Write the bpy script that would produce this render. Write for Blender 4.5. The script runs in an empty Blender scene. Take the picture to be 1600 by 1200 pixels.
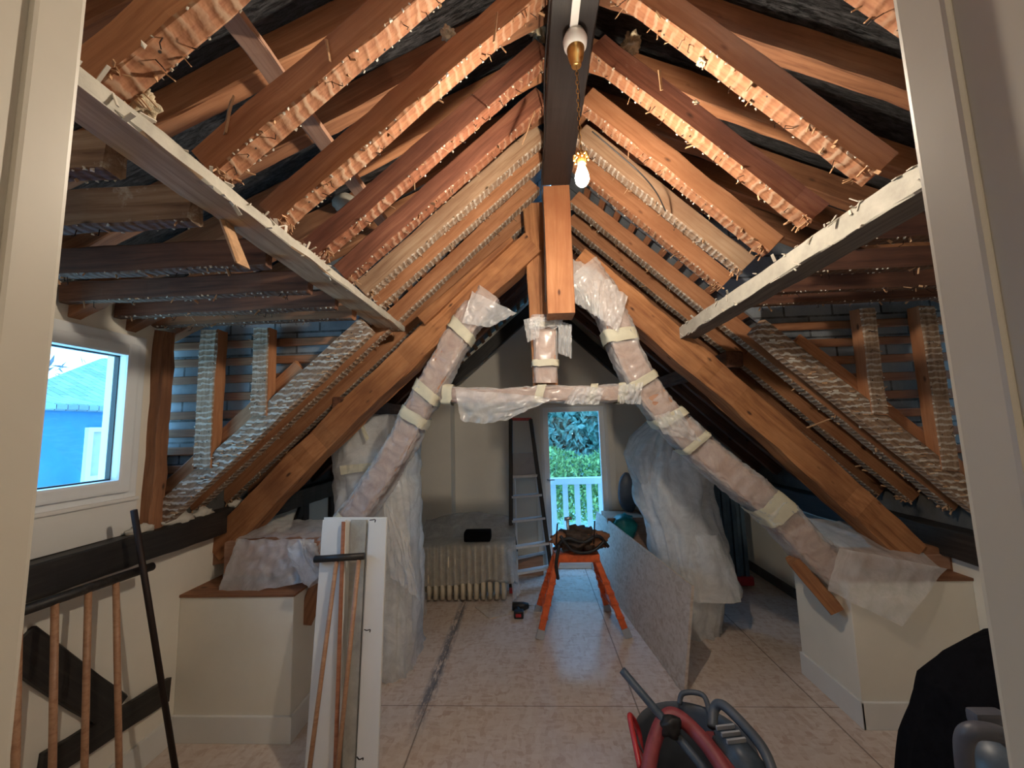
import bpy, bmesh, math, random
from mathutils import Vector, Matrix, noise
R = random.Random(7)
sc = bpy.context.scene
col = sc.collection
V = Vector

# ------------------------------------------------------------------ camera
FPX, CAMH = 608.0, 1.6
_d = V((30, 65, FPX)).normalized()
_v = V((-161, -5608, FPX)); _v = (_v - _v.dot(_d) * _d).normalized()
_x = V((_d.y*_v.z-_d.z*_v.y, _d.z*_v.x-_d.x*_v.z, _d.x*_v.y-_d.y*_v.x))
CM = Matrix((_x, _d, _v))                       # camera frame (x right, y down, z ahead) -> world
cam_data = bpy.data.cameras.new('camera'); cam = bpy.data.objects.new('camera', cam_data)
col.objects.link(cam); sc.camera = cam
cam_data.sensor_width = 36; cam_data.lens = 36 * FPX / 1600; cam_data.clip_start = 0.02
m3 = Matrix((CM.col[0], -CM.col[1], -CM.col[2])).transposed()
cam.matrix_world = Matrix.Translation((0, 0, CAMH)) @ m3.to_4x4()

def _ray(px, py): return CM @ V((px - 800, py - 600, FPX))
def PY(px, py, Y): r = _ray(px, py); return V((0, 0, CAMH)) + r * (Y / r.y)
def PX(px, py, X): r = _ray(px, py); return V((0, 0, CAMH)) + r * (X / r.x)
def PZ(px, py, Z): r = _ray(px, py); return V((0, 0, CAMH)) + r * ((Z - CAMH) / r.z)

# ------------------------------------------------------------------ world, exposure
sc.view_settings.view_transform = 'Standard'; sc.view_settings.look = 'None'
sc.view_settings.gamma = 1; sc.view_settings.use_curve_mapping = False
sc.view_settings.exposure = 0.95
SKY = 3.6; BULB = 800.0; FILL = 17.0  # last value: strength of the added fill light behind the camera
w = bpy.data.worlds.new('sky'); sc.world = w; w.use_nodes = True
nt = w.node_tree; nt.nodes.clear()
wo = nt.nodes.new('ShaderNodeOutputWorld'); bg = nt.nodes.new('ShaderNodeBackground')
tc = nt.nodes.new('ShaderNodeTexCoord'); sx = nt.nodes.new('ShaderNodeSeparateXYZ'); rp = nt.nodes.new('ShaderNodeValToRGB')
nt.links.new(tc.outputs['Generated'], sx.inputs[0]); nt.links.new(sx.outputs['Z'], rp.inputs[0])
rp.color_ramp.elements[0].color = (.34, .72, 1, 1); rp.color_ramp.elements[0].position = 0.0
rp.color_ramp.elements[1].color = (.17, .48, .95, 1); rp.color_ramp.elements[1].position = 0.6
nt.links.new(rp.outputs[0], bg.inputs[0]); bg.inputs[1].default_value = SKY
nt.links.new(bg.outputs[0], wo.inputs[0])
def portal(loc, rot, sx_, sy_):
    l = bpy.data.lights.new('window_portal', 'AREA'); l.shape = 'RECTANGLE'; l.size = sx_; l.size_y = sy_
    l.cycles.is_portal = True
    o = bpy.data.objects.new('window_portal', l); o.location = loc; o.rotation_euler = rot; col.objects.link(o)
portal((-2.16, 1.3, 1.7), (0, math.radians(-90), 0), .75, 1.1)
portal((.49, 4.78, .95), (math.radians(-90), 0, 0), .75, 1.8)

# ------------------------------------------------------------------ materials
def mat(name):
    m = bpy.data.materials.new(name); m.use_nodes = True
    return m, m.node_tree, m.node_tree.nodes['Principled BSDF']
def N(t, k, **kw):
    n = t.nodes.new(k)
    for a, b in kw.items():
        if a in n.inputs: n.inputs[a].default_value = b
        else: setattr(n, a, b)
    return n
def ramp(t, src, stops):
    r = t.nodes.new('ShaderNodeValToRGB'); t.links.new(src, r.inputs[0])
    e = r.color_ramp.elements
    while len(e) < len(stops): e.new(.5)
    for q, (p, c) in zip(e, stops):
        q.position = p; q.color = (*c, 1) if len(c) == 3 else c
    return r.outputs[0]
def coords(t, scale=(1, 1, 1), rot=(0, 0, 0)):
    c = t.nodes.new('ShaderNodeTexCoord'); m = t.nodes.new('ShaderNodeMapping')
    m.inputs['Scale'].default_value = scale; m.inputs['Rotation'].default_value = rot
    t.links.new(c.outputs['Object'], m.inputs[0]); return m.outputs[0]
def noise_tex(t, scale, detail=6, rough=.6, vec=None, dist=0):
    n = t.nodes.new('ShaderNodeTexNoise'); n.inputs['Scale'].default_value = scale
    n.inputs['Detail'].default_value = detail; n.inputs['Roughness'].default_value = rough
    n.inputs['Distortion'].default_value = dist
    if vec is not None: t.links.new(vec, n.inputs['Vector'])
    return n.outputs[0]
def mixc(t, fac, a, b, mode='MIX'):
    m = t.nodes.new('ShaderNodeMix'); m.data_type = 'RGBA'; m.blend_type = mode
    if isinstance(fac, (int, float)): m.inputs[0].default_value = fac
    else: t.links.new(fac, m.inputs[0])
    for s, q in ((6, a), (7, b)):
        if isinstance(q, tuple): m.inputs[s].default_value = (*q, 1)
        else: t.links.new(q, m.inputs[s])
    return m.outputs[2]
def bump(t, b, h, strength=.4, dist=.01):
    n = t.nodes.new('ShaderNodeBump'); n.inputs['Strength'].default_value = strength; n.inputs['Distance'].default_value = dist
    t.links.new(h, n.inputs['Height']); t.links.new(n.outputs[0], b.inputs['Normal'])

def wood(name, c1, c2, c3=None, rough=.75, knots=True, grain=1.0, stain=None, stain_amt=.5):
    m, t, b = mat(name)
    v = coords(t, (1.2, 22, 22)); g = noise_tex(t, 2.2 * grain, 8, .65, v, .6)
    base = ramp(t, g, [(.3, c2), (.5, c1), (.72, c3 or c1)])
    v2 = coords(t, (1, 2, 2)); big = noise_tex(t, 2.5, 4, .6, v2)
    base = mixc(t, ramp(t, big, [(.42, (0, 0, 0)), (.7, (.75, .75, .75))]), base, c2)
    if knots:
        vo = N(t, 'ShaderNodeTexVoronoi', Scale=5.0); t.links.new(coords(t, (1, 2.3, 2.3)), vo.inputs['Vector'])
        base = mixc(t, ramp(t, vo.outputs['Distance'], [(.05, (1, 1, 1)), (.12, (0, 0, 0))]), base, tuple(x * .35 for x in c2))
    if stain:
        s = noise_tex(t, 9, 6, .7, coords(t, (1, 1, 1)))
        base = mixc(t, ramp(t, s, [(1 - stain_amt, (0, 0, 0)), (1 - stain_amt + .08, (1, 1, 1))]), base, stain)
    t.links.new(base, b.inputs['Base Color']); b.inputs['Roughness'].default_value = rough
    bump(t, b, g, .35, .004)
    return m
def lath_face(name, wc, wd, pl, period=.036, amt=.5, rot=0, dist=3.2):
    """wood face with ghost lines of plaster between former laths (stripes across the length)"""
    m, t, b = mat(name)
    v = coords(t, (1, 1, 1)); n = noise_tex(t, 14, 5, .7, v)
    wv = N(t, 'ShaderNodeTexWave', Scale=.314 / period * 1.0); wv.wave_type = 'BANDS'; wv.bands_direction = 'X'
    if rot: wv.bands_direction = 'Z'
    wv.inputs['Distortion'].default_value = dist; wv.inputs['Detail'].default_value = 3; wv.inputs['Detail Scale'].default_value = 3
    t.links.new(coords(t, (1, 1, 1), (0, rot, 0)), wv.inputs['Vector'])
    g = noise_tex(t, 3, 7, .6, coords(t, (1.5, 25, 25)))
    base = ramp(t, g, [(.35, wd), (.65, wc)])
    st = ramp(t, wv.outputs['Fac'], [(.60, (0, 0, 0)), (.95, (.85, .85, .85))])
    patch = ramp(t, noise_tex(t, 6, 5, .7, v), [(1 - amt - .12, (0, 0, 0)), (1 - amt + .12, (1, 1, 1))])
    mul = mixc(t, 1.0, st, patch, 'MULTIPLY')
    base = mixc(t, mul, base, pl)
    nl = N(t, 'ShaderNodeTexVoronoi', Scale=26.0); t.links.new(coords(t, (1, 1, 1)), nl.inputs['Vector'])
    base = mixc(t, ramp(t, nl.outputs['Distance'], [(.07, (1, 1, 1)), (.11, (0, 0, 0))]), base, (.02, .015, .012))
    t.links.new(base, b.inputs['Base Color']); b.inputs['Roughness'].default_value = .85
    bump(t, b, wv.outputs['Fac'], .5, .006)
    return m
def flat(name, c, rough=.6, metal=0, var=0.0, scale=8, bmp=0, spec=None):
    m, t, b = mat(name)
    b.inputs['Roughness'].default_value = rough; b.inputs['Metallic'].default_value = metal
    if spec is not None: b.inputs['Specular IOR Level'].default_value = spec
    n = noise_tex(t, scale, 6, .65, coords(t))
    c0 = tuple(max(0, x * (1 - var)) for x in c); c1 = tuple(min(1, x * (1 + var * .6)) for x in c)
    t.links.new(ramp(t, n, [(.3, c0), (.7, c1)]), b.inputs['Base Color'])
    if bmp: bump(t, b, n, bmp, .01)
    return m
M = {}
M['rafter'] = wood('orange_rafter_wood', (0.414, 0.185, 0.085), (0.266, 0.104, 0.044), (0.488, 0.244, 0.122))
M['rafter_red'] = wood('reddish_rafter_wood', (0.252, 0.092, 0.052), (0.126, 0.041, 0.022), (0.340, 0.148, 0.081), stain=(0.370, 0.244, 0.178), stain_amt=.33)
M['rafter_pale'] = wood('pale_rafter_wood', (0.385, 0.244, 0.148), (0.222, 0.111, 0.059), (0.444, 0.311, 0.207))
M['old'] = wood('old_brown_wood', (0.286, 0.126, 0.059), (0.151, 0.059, 0.027), (0.353, 0.168, 0.084))
M['old_dusty'] = wood('dusty_brown_wood', (.30, .20, .13), (.14, .08, .05), (.42, .32, .23), stain=(.5, .45, .38), stain_amt=.42)
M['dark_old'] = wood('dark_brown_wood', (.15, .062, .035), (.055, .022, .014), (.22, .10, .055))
M['oak'] = wood('golden_oak_beam', (0.395, 0.168, 0.063), (0.168, 0.059, 0.021), (0.487, 0.235, 0.101), grain=.6)
M['newoak'] = wood('bright_planed_beam', (0.420, 0.176, 0.071), (0.277, 0.092, 0.034), (0.504, 0.252, 0.118), grain=.5)
M['pine'] = wood('pinkish_pine_plank', (0.426, 0.246, 0.164), (0.295, 0.148, 0.090), (0.492, 0.312, 0.221), knots=False)
M['dowel'] = wood('pale_baluster_wood', (.46, .25, .14), (.32, .15, .08), (.54, .32, .19), knots=False, rough=.45)
M['blackwood'] = wood('black_painted_timber', (.022, .018, .016), (.010, .009, .008), (.05, .042, .036), knots=False, rough=.5, stain=(.2, .18, .16), stain_amt=.3)
M['ridge'] = wood('dark_painted_ridge', (0.019, 0.016, 0.016), (0.012, 0.010, 0.010), (0.027, 0.022, 0.022), knots=False, rough=.42)
M['limewash'] = wood('limewashed_beam', (.44, .30, .19), (.24, .15, .09), (.54, .41, .28), stain=(.06, .04, .03), stain_amt=.36)
M['limewash_grey'] = wood('grey_limewashed_beam', (0.150, 0.129, 0.112), (0.082, 0.068, 0.061), (0.231, 0.204, 0.177))
M['limepaint'] = flat('old_cream_paint', (0.402, 0.379, 0.323), .7, var=.25, scale=12, bmp=.3)
M['lath'] = lath_face('lath_marked_underside', (0.331, 0.147, 0.070), (0.217, 0.081, 0.036), (0.395, 0.260, 0.171), amt=.5)
M['lath_red'] = lath_face('lath_marked_red_underside', (0.267, 0.098, 0.047), (0.153, 0.049, 0.021), (0.395, 0.260, 0.176), amt=.45)
M['lath_dim'] = lath_face('dim_lath_marks', (.16, .085, .05), (.07, .032, .02), (.24, .19, .15), period=.03, amt=.35)
M['lath_rough'] = lath_face('rough_plaster_streaks', (.30, .19, .12), (.14, .08, .05), (.56, .54, .50), period=.034, amt=.55, rot=math.radians(42), dist=3.5)
M['lath_grey'] = lath_face('plaster_streaked_face', (0.328, 0.221, 0.148), (0.180, 0.107, 0.066), (0.508, 0.451, 0.385), period=.03, amt=.55)
M['splinter'] = flat('fresh_splinters', (0.460, 0.268, 0.143), .7, var=.3, scale=40)
M['nail'] = flat('rusty_nails', (.035, .022, .018), .6, .6)
M['plaster'] = flat('lime_plaster_crumbs', (0.564, 0.520, 0.448), .9, var=.15, scale=30)
M['wool'] = flat('glass_wool', (.62, .52, .36), 1, var=.35, scale=40, bmp=1)
M['wall'] = flat('cream_wall_paint', (.78, .735, .64), .75, var=.05, scale=3, bmp=.05)
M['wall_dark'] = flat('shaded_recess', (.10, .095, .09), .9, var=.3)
M['whitepaint'] = flat('white_paint', (.74, .73, .70), .5, var=.04, scale=4)
M['jamb'] = flat('ivory_gloss_paint', (0.533, 0.494, 0.421), .42, var=.05, scale=5, bmp=.04)
M['pvc'] = flat('white_pvc', (.80, .82, .84), .3, var=.02)
M['batten'] = wood('brown_batten', (.30, .13, .06), (.15, .06, .03), (.36, .18, .09), knots=False)
M['black'] = flat('black_rubber', (.015, .015, .017), .5, var=.3, scale=30)
M['blackcloth'] = flat('black_cloth', (.005, .005, .007), 1, var=.4, scale=60, bmp=.2, spec=.08)
M['steel'] = flat('dusty_steel', (.45, .46, .48), .35, .8, var=.15)
M['alu'] = flat('brushed_aluminium', (.72, .73, .74), .4, .15, var=.1, scale=20)
M['brass'] = flat('aged_brass', (.60, .36, .12), .3, .9, var=.2, scale=20)
M['porcelain'] = flat('white_porcelain', (.80, .80, .78), .25)
M['orange'] = flat('orange_fibreglass', (.72, .13, .035), .45, var=.25, scale=30)
M['redplastic'] = flat('red_plastic', (.48, .03, .035), .35, var=.25, scale=14)
M['redmatte'] = flat('dusty_red_hose', (.28, .05, .06), .5, var=.35, scale=18)
M['bucket'] = flat('grey_bucket_plastic', (.085, .10, .125), .45, var=.3, scale=10)
M['bluegrey'] = flat('blue_grey_plastic', (.06, .085, .12), .4, var=.5, scale=18)
M['visor'] = flat('dark_visor_plastic', (.07, .075, .10), .45, var=.3)
M['greyplastic'] = flat('light_grey_plastic', (.36, .38, .42), .4, var=.1)
M['teal'] = flat('teal_bag_plastic', (.02, .22, .20), .35, var=.3, scale=12)
M['copper'] = wood('reddish_moulding', (.40, .15, .07), (.28, .09, .04), (.48, .20, .10), knots=False, rough=.4)
M['tape'] = flat('cream_masking_tape', (0.595, 0.561, 0.433), .6, var=.08, scale=20)
M['radiator'] = flat('cream_radiator_enamel', (.68, .60, .46), .35, var=.05)
M['bluesteel'] = flat('blue_grey_folded_panels', (.10, .15, .19), .4, .2, var=.3)
M['tools'] = flat('brown_tool_leather', (.06, .035, .022), .7, var=.6, scale=25)
M['render_blue'] = flat('neighbour_render', (.05, .21, .42), .9, var=.12, scale=3)
M['curtain'] = flat('pink_curtain', (.5, .45, .5), .9, var=.1)

def slate_mat(name, c=(.11, .125, .145), bw=.26, bh=.12, rot=(0, 0, 0)):
    m, t, b = mat(name)
    br = N(t, 'ShaderNodeTexBrick'); t.links.new(coords(t, (1, 1, 1), rot), br.inputs['Vector'])
    br.inputs['Color1'].default_value = (*c, 1); br.inputs['Color2'].default_value = (*[x * 1.9 for x in c], 1)
    br.inputs['Mortar'].default_value = (.008, .008, .01, 1); br.inputs['Scale'].default_value = 1
    br.inputs['Mortar Size'].default_value = .006; br.inputs['Brick Width'].default_value = bw; br.inputs['Row Height'].default_value = bh
    n = noise_tex(t, 9, 5, .7, coords(t))
    t.links.new(mixc(t, ramp(t, n, [(.4, (0, 0, 0)), (.8, (.6, .6, .6))]), br.outputs[0], (.30, .33, .36)), b.inputs['Base Color'])
    b.inputs['Roughness'].default_value = .6
    return m
M['slate'] = slate_mat('slate_underside')
M['slate_out'] = slate_mat('neighbour_slates', (.16, .24, .30), .3, .16)

m, t, b = mat('bitumen_felt')
v = coords(t, (9, 60, 9)); n = noise_tex(t, 1.6, 8, .8, v, .3)
t.links.new(ramp(t, n, [(.42, (.008, .008, .009)), (.64, (.22, .22, .23))]), b.inputs['Base Color'])  # pale streaks paint the lamp's sheen into the felt's colour
b.inputs['Roughness'].default_value = .34; b.inputs['Specular IOR Level'].default_value = 1.0
bump(t, b, n, 1.0, .05); M['felt'] = m

def osb(name, a, c2, dark):
    m, t, b = mat(name)
    v1 = N(t, 'ShaderNodeTexVoronoi', Scale=44.0); t.links.new(coords(t, (1, .45, 1)), v1.inputs['Vector'])
    v2 = N(t, 'ShaderNodeTexVoronoi', Scale=52.0); t.links.new(coords(t, (.4, 1, 1), (0, 0, .8)), v2.inputs['Vector'])
    k = mixc(t, .5, v1.outputs['Color'], v2.outputs['Color'])
    bw = N(t, 'ShaderNodeRGBToBW'); t.links.new(k, bw.inputs[0])
    base = ramp(t, bw.outputs[0], [(.25, dark), (.45, a), (.75, c2)])
    n = noise_tex(t, 3, 6, .7, coords(t)); base = mixc(t, ramp(t, n, [(.35, (0, 0, 0)), (.75, (.55, .55, .55))]), base, c2)
    n2 = noise_tex(t, 40, 4, .7, coords(t, (1, .3, 1))); base = mixc(t, ramp(t, n2, [(.62, (0, 0, 0)), (.75, (.7, .7, .7))]), base, dark)
    t.links.new(base, b.inputs['Base Color']); b.inputs['Roughness'].default_value = .55
    return m, t, b, base
m, t, b, base = osb('floor_osb', (.62, .50, .42), (.68, .58, .51), (.52, .385, .31))
c = N(t, 'ShaderNodeTexCoord'); s = N(t, 'ShaderNodeSeparateXYZ'); t.links.new(c.outputs['Object'], s.inputs[0])
wob = noise_tex(t, 5, 4, .6, c.outputs['Object'])
def seam(t, axis, pos, width, soft):
    mm = t.nodes.new('ShaderNodeMath'); mm.operation = 'SUBTRACT'; t.links.new(s.outputs[axis], mm.inputs[0]); mm.inputs[1].default_value = pos
    a = t.nodes.new('ShaderNodeMath'); a.operation = 'ABSOLUTE'; t.links.new(mm.outputs[0], a.inputs[0])
    return ramp(t, a.outputs[0], [(width, (1, 1, 1)), (width + soft, (0, 0, 0))])
for ax, p, wd_ in (('X', -.66, .0025), ('X', .545, .0025), ('X', 1.55, .0025), ('Y', 2.42, .002), ('Y', 4.0, .002)):
    base = mixc(t, seam(t, ax, p, wd_ * (.4 if ax == 'Y' else 1), .002), base, (.16, .12, .10))
sm = mixc(t, 1.0, seam(t, 'X', -.67, .02, .03), ramp(t, noise_tex(t, 9, 8, .8, coords(t, (3, .8, 1))), [(.42, (0, 0, 0)), (.52, (.85, .85, .85))]), 'MULTIPLY')
sm = mixc(t, 1.0, sm, seam(t, 'Y', 3.0, .55, .35), 'MULTIPLY')
base = mixc(t, sm, base, (.13, .14, .17))
t.links.new(base, b.inputs['Base Color']); b.inputs['Roughness'].default_value = .27; M['floor'] = m
M['osb'] = osb('osb_board', (.52, .44, .37), (.60, .53, .47), (.41, .32, .25))[0]

def plastic(name, opac, tint=(.86, .88, .90), cs=6.0):
    m, t, b = mat(name)
    b.inputs['Base Color'].default_value = (*tint, 1); b.inputs['Roughness'].default_value = .22; b.inputs['Specular IOR Level'].default_value = .9
    tr = N(t, 'ShaderNodeBsdfTransparent'); tl = N(t, 'ShaderNodeBsdfTranslucent'); tl.inputs[0].default_value = (*tint, 1)
    mx0 = N(t, 'ShaderNodeMixShader'); mx0.inputs[0].default_value = .4
    t.links.new(b.outputs[0], mx0.inputs[1]); t.links.new(tl.outputs[0], mx0.inputs[2])
    mx = N(t, 'ShaderNodeMixShader')
    n = noise_tex(t, 7, 6, .7, coords(t, (1, 1, 1)), 1.5)
    f = ramp(t, n, [(.3, (opac * .75,) * 3), (.55, (opac,) * 3), (.8, (min(1, opac * 1.35),) * 3)])
    n2 = N(t, 'ShaderNodeTexNoise', Scale=cs, Detail=4, Roughness=.6, Distortion=.6); n2.noise_type = 'RIDGED_MULTIFRACTAL'; n2.normalize = True
    t.links.new(coords(t, (1, 1, .8)), n2.inputs['Vector']); bump(t, b, n2.outputs[0], 1.0, .012)
    cr = ramp(t, n2.outputs[0], [(.55, (0, 0, 0)), (.85, (.45, .45, .45))])
    ad = N(t, 'ShaderNodeMath'); ad.operation = 'ADD'; ad.use_clamp = True; t.links.new(f, ad.inputs[0]); t.links.new(cr, ad.inputs[1]); f = ad.outputs[0]
    t.links.new(f, mx.inputs[0]); t.links.new(tr.outputs[0], mx.inputs[1]); t.links.new(mx0.outputs[0], mx.inputs[2])
    t.links.new(mx.outputs[0], t.nodes['Material Output'].inputs[0])
    return m
M['sheet'] = plastic('clear_polythene', .44, (.93, .94, .96))
M['sheet_loose'] = plastic('milky_polythene', .55, (.93, .94, .96))
M['cover'] = plastic('furniture_polythene', .80, (.95, .96, .97))
M['cover_grey'] = plastic('grey_dust_sheet', .60, (.60, .58, .55))

m, t, b = mat('window_glass'); tr = N(t, 'ShaderNodeBsdfTransparent'); tr.inputs[0].default_value = (.90, .97, 1, 1)
gl = N(t, 'ShaderNodeBsdfGlossy'); gl.inputs[1].default_value = .02; mx = N(t, 'ShaderNodeMixShader'); mx.inputs[0].default_value = .05
t.links.new(tr.outputs[0], mx.inputs[1]); t.links.new(gl.outputs[0], mx.inputs[2]); t.links.new(mx.outputs[0], t.nodes['Material Output'].inputs[0]); M['glass'] = m
def emit(name, c, s_):
    m = bpy.data.materials.new(name); m.use_nodes = True; t = m.node_tree; t.nodes.clear()
    e = t.nodes.new('ShaderNodeEmission'); e.inputs[0].default_value = (*c, 1); e.inputs[1].default_value = s_
    o = t.nodes.new('ShaderNodeOutputMaterial'); t.links.new(e.outputs[0], o.inputs[0]); return m
M['bulb'] = emit('lit_bulb', (1, .86, .68), BULB)
M['added_fill_light'] = emit('added_fill_glow', (1, .85, .68), FILL)  # glow of an unseen globe added to brighten the near objects
def leafmat(name, a, b2):
    m, t, b = mat(name)
    i = N(t, 'ShaderNodeTexNoise', Scale=6.0); t.links.new(coords(t), i.inputs['Vector'])
    t.links.new(ramp(t, i.outputs[0], [(.35, a), (.65, b2)]), b.inputs['Base Color']); b.inputs['Roughness'].default_value = .6
    return m
M['hedge'] = leafmat('hedge_leaves', (.07, .17, .05), (.26, .42, .14))
M['tree'] = leafmat('tree_leaves', (.04, .13, .10), (.20, .34, .29))
M['twig'] = leafmat('bare_twigs', (.10, .10, .11), (.18, .18, .2))

# ------------------------------------------------------------------ mesh helpers
def tag(o, label, cat, group=None, kind=None):
    if label: o['label'] = label
    if cat: o['category'] = cat
    if group: o['group'] = group
    if kind: o['kind'] = kind
    return o
def empty(name, loc, rz=0):
    o = bpy.data.objects.new(name, None); col.objects.link(o); o.location = loc; o.rotation_euler = (0, 0, rz)
    o.empty_display_size = .1; return o
def link(name, me_or_bm, mats, parent=None, matrix=None, smooth=False):
    """parent given: mesh data is in world coordinates unless matrix is None and local=True"""
    if isinstance(me_or_bm, bmesh.types.BMesh):
        me = bpy.data.meshes.new(name); me_or_bm.normal_update(); me_or_bm.to_mesh(me); me_or_bm.free()
    else: me = me_or_bm
    if not isinstance(mats, (list, tuple)): mats = [mats]
    for q in mats: me.materials.append(M[q] if isinstance(q, str) else q)
    if smooth:
        for p in me.polygons: p.use_smooth = True
    o = bpy.data.objects.new(name, me); col.objects.link(o)
    if matrix is not None: o.matrix_world = matrix
    if parent is not None:
        o.parent = parent
    return o
def wparts(parent, name, bm, mats, smooth=False):
    """child whose bmesh is in world coordinates: moved into the parent's frame"""
    bpy_mw = parent.matrix_basis if parent.parent is None else parent.parent.matrix_basis @ parent.matrix_basis
    bmesh.ops.transform(bm, matrix=bpy_mw.inverted(), verts=bm.verts)
    return link(name, bm, mats, parent, None, smooth)
def wthing(name, bm, mats, smooth=False, origin=None):
    """top-level mesh from world-coordinate bmesh, its origin put at its base"""
    vs = [v_.co for v_ in bm.verts]
    if origin is None:
        origin = V(((min(v_.x for v_ in vs) + max(v_.x for v_ in vs)) / 2, (min(v_.y for v_ in vs) + max(v_.y for v_ in vs)) / 2, min(v_.z for v_ in vs)))
    bmesh.ops.translate(bm, vec=-origin, verts=bm.verts)
    o = link(name, bm, mats, None, None, smooth); o.location = origin; return o
def S(name, bm, mats, smooth=False):
    o = wthing(name, bm, mats, smooth); o['kind'] = 'structure'; return o

def frame_to(p0, p1, up=(0, 0, 1)):
    x = (V(p1) - V(p0)).normalized(); u = V(up); z = (u - u.dot(x) * x).normalized(); y = z.cross(x)
    return Matrix(((x.x, y.x, z.x, p0[0]), (x.y, y.y, z.y, p0[1]), (x.z, y.z, z.z, p0[2]), (0, 0, 0, 1)))
def add_beam(bm, L, w, h, jit=.003, seg=None, ch=.005, w1=None, h1=None, bow=0, mi_under=0, seed=0, x0=0):
    """box along +x, centred on y and z, chamfered, hewn; faces on -z get material mi_under"""
    seg = seg or max(2, int(L / .09)); w1 = w1 or w; h1 = h1 or h
    rings = []
    for i in range(seg + 1):
        f = i / seg; ww = (w + (w1 - w) * f) / 2; hh = (h + (h1 - h) * f) / 2
        cs = [(-ww + ch, -hh), (ww - ch, -hh), (ww, -hh + ch), (ww, hh - ch), (ww - ch, hh), (-ww + ch, hh), (-ww, hh - ch), (-ww, -hh + ch)]
        bz = bow * math.sin(math.pi * f)
        ring = []
        for k, (y, z) in enumerate(cs):
            n1 = noise.noise(V((f * L * 9, k // 2 * 3.1 + seed, seed * 1.7))) ; n2 = noise.noise(V((f * L * 7 + 40, k // 2 * 2.3 + seed, seed)))
            ring.append(bm.verts.new((x0 + f * L + (jit * R.uniform(-2, 2) if i in (0, seg) else 0), y + n1 * jit * 2, z + bz + n2 * jit * 2)))
        rings.append(ring)
    for a, b_ in zip(rings, rings[1:]):
        for k in range(8):
            f_ = bm.faces.new((a[k], a[(k + 1) % 8], b_[(k + 1) % 8], b_[k])); f_.material_index = mi_under if k in (7, 0, 1) else 0
    bm.faces.new(rings[0][::-1]); bm.faces.new(rings[-1])
    bmesh.ops.recalc_face_normals(bm, faces=bm.faces)
def beam(name, p0, p1, w, h, mats, up=(0, 0, 1), label=None, cat='beam', group=None, parent=None, **kw):
    p0, p1 = V(p0), V(p1); bm = bmesh.new()
    if isinstance(mats, (list, tuple)): kw.setdefault('mi_under', 1)
    add_beam(bm, (p1 - p0).length, w, h, seed=R.uniform(0, 90), **kw)
    mt = frame_to(p0, p1, up)
    if parent is not None:
        pm = parent.matrix_basis if parent.parent is None else parent.parent.matrix_basis @ parent.matrix_basis
        o = link(name, bm, mats, parent); o.matrix_basis = pm.inverted() @ mt
    else:
        o = link(name, bm, mats, None, mt); o.matrix_basis = mt
        if label: tag(o, label, cat, group)
    return o
def box(bm, lo, hi, bev=0, mi=0):
    lo, hi = V(lo), V(hi); r = bmesh.ops.create_cube(bm, size=1, matrix=Matrix.Translation((lo + hi) / 2) @ Matrix.Diagonal((*(hi - lo), 1)))
    fs = {f for v_ in r['verts'] for f in v_.link_faces}
    for f in fs: f.material_index = mi
    if bev:
        es = {e for v_ in r['verts'] for e in v_.link_edges}
        bmesh.ops.bevel(bm, geom=list(es), offset=bev, segments=2, affect='EDGES', profile=.7)
def bxm(lo, hi, bev=0):
    bm = bmesh.new(); box(bm, lo, hi, bev); return bm
def obox(bm, p0, p1, w, h, up=(0, 0, 1), mi=0):
    """oriented plain box between two points"""
    p0, p1 = V(p0), V(p1); L = (p1 - p0).length; mt = frame_to(p0, p1, up)
    r = bmesh.ops.create_cube(bm, size=1, matrix=mt @ Matrix.Translation((L / 2, 0, 0)) @ Matrix.Diagonal((L, w, h, 1)))
    for f in {f for v_ in r['verts'] for f in v_.link_faces}: f.material_index = mi
def tube(bm, pts, rad, seg=10, cap=True):
    pts = [V(p) for p in pts]; rads = rad if isinstance(rad, (list, tuple)) else [rad] * len(pts)
    rings = []; u = None
    for i, p in enumerate(pts):
        d = (pts[min(i + 1, len(pts) - 1)] - pts[max(i - 1, 0)]).normalized()
        if u is None: u = d.orthogonal().normalized()
        u = (u - u.dot(d) * d).normalized(); w_ = d.cross(u)
        rings.append([bm.verts.new(p + (u * math.cos(a) + w_ * math.sin(a)) * rads[i]) for a in (2 * math.pi * k / seg for k in range(seg))])
    for a, b_ in zip(rings, rings[1:]):
        for k in range(seg): bm.faces.new((a[k], a[(k + 1) % seg], b_[(k + 1) % seg], b_[k]))
    if cap: bm.faces.new(rings[0][::-1]); bm.faces.new(rings[-1])
def smooth_path(pts, n=8):
    pts = [V(p) for p in pts]; out = []
    P = [pts[0] * 2 - pts[1]] + pts + [pts[-1] * 2 - pts[-2]]
    for i in range(1, len(P) - 2):
        a, b_, c_, d_ = P[i - 1:i + 3]
        for k in range(n):
            f = k / n; out.append(.5 * ((2 * b_) + (c_ - a) * f + (2 * a - 5 * b_ + 4 * c_ - d_) * f * f + (3 * b_ - a - 3 * c_ + d_) * f ** 3))
    out.append(pts[-1]); return out
def lathe(bm, prof, c=(0, 0, 0), seg=24):
    rings = [[bm.verts.new((c[0] + r * math.cos(a), c[1] + r * math.sin(a), c[2] + z)) for a in (2 * math.pi * k / seg for k in range(seg))] for r, z in prof]
    for a, b_ in zip(rings, rings[1:]):
        for k in range(seg): bm.faces.new((a[k], a[(k + 1) % seg], b_[(k + 1) % seg], b_[k]))
    bm.faces.new(rings[0][::-1]); bm.faces.new(rings[-1])
    bmesh.ops.recalc_face_normals(bm, faces=bm.faces)
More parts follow.
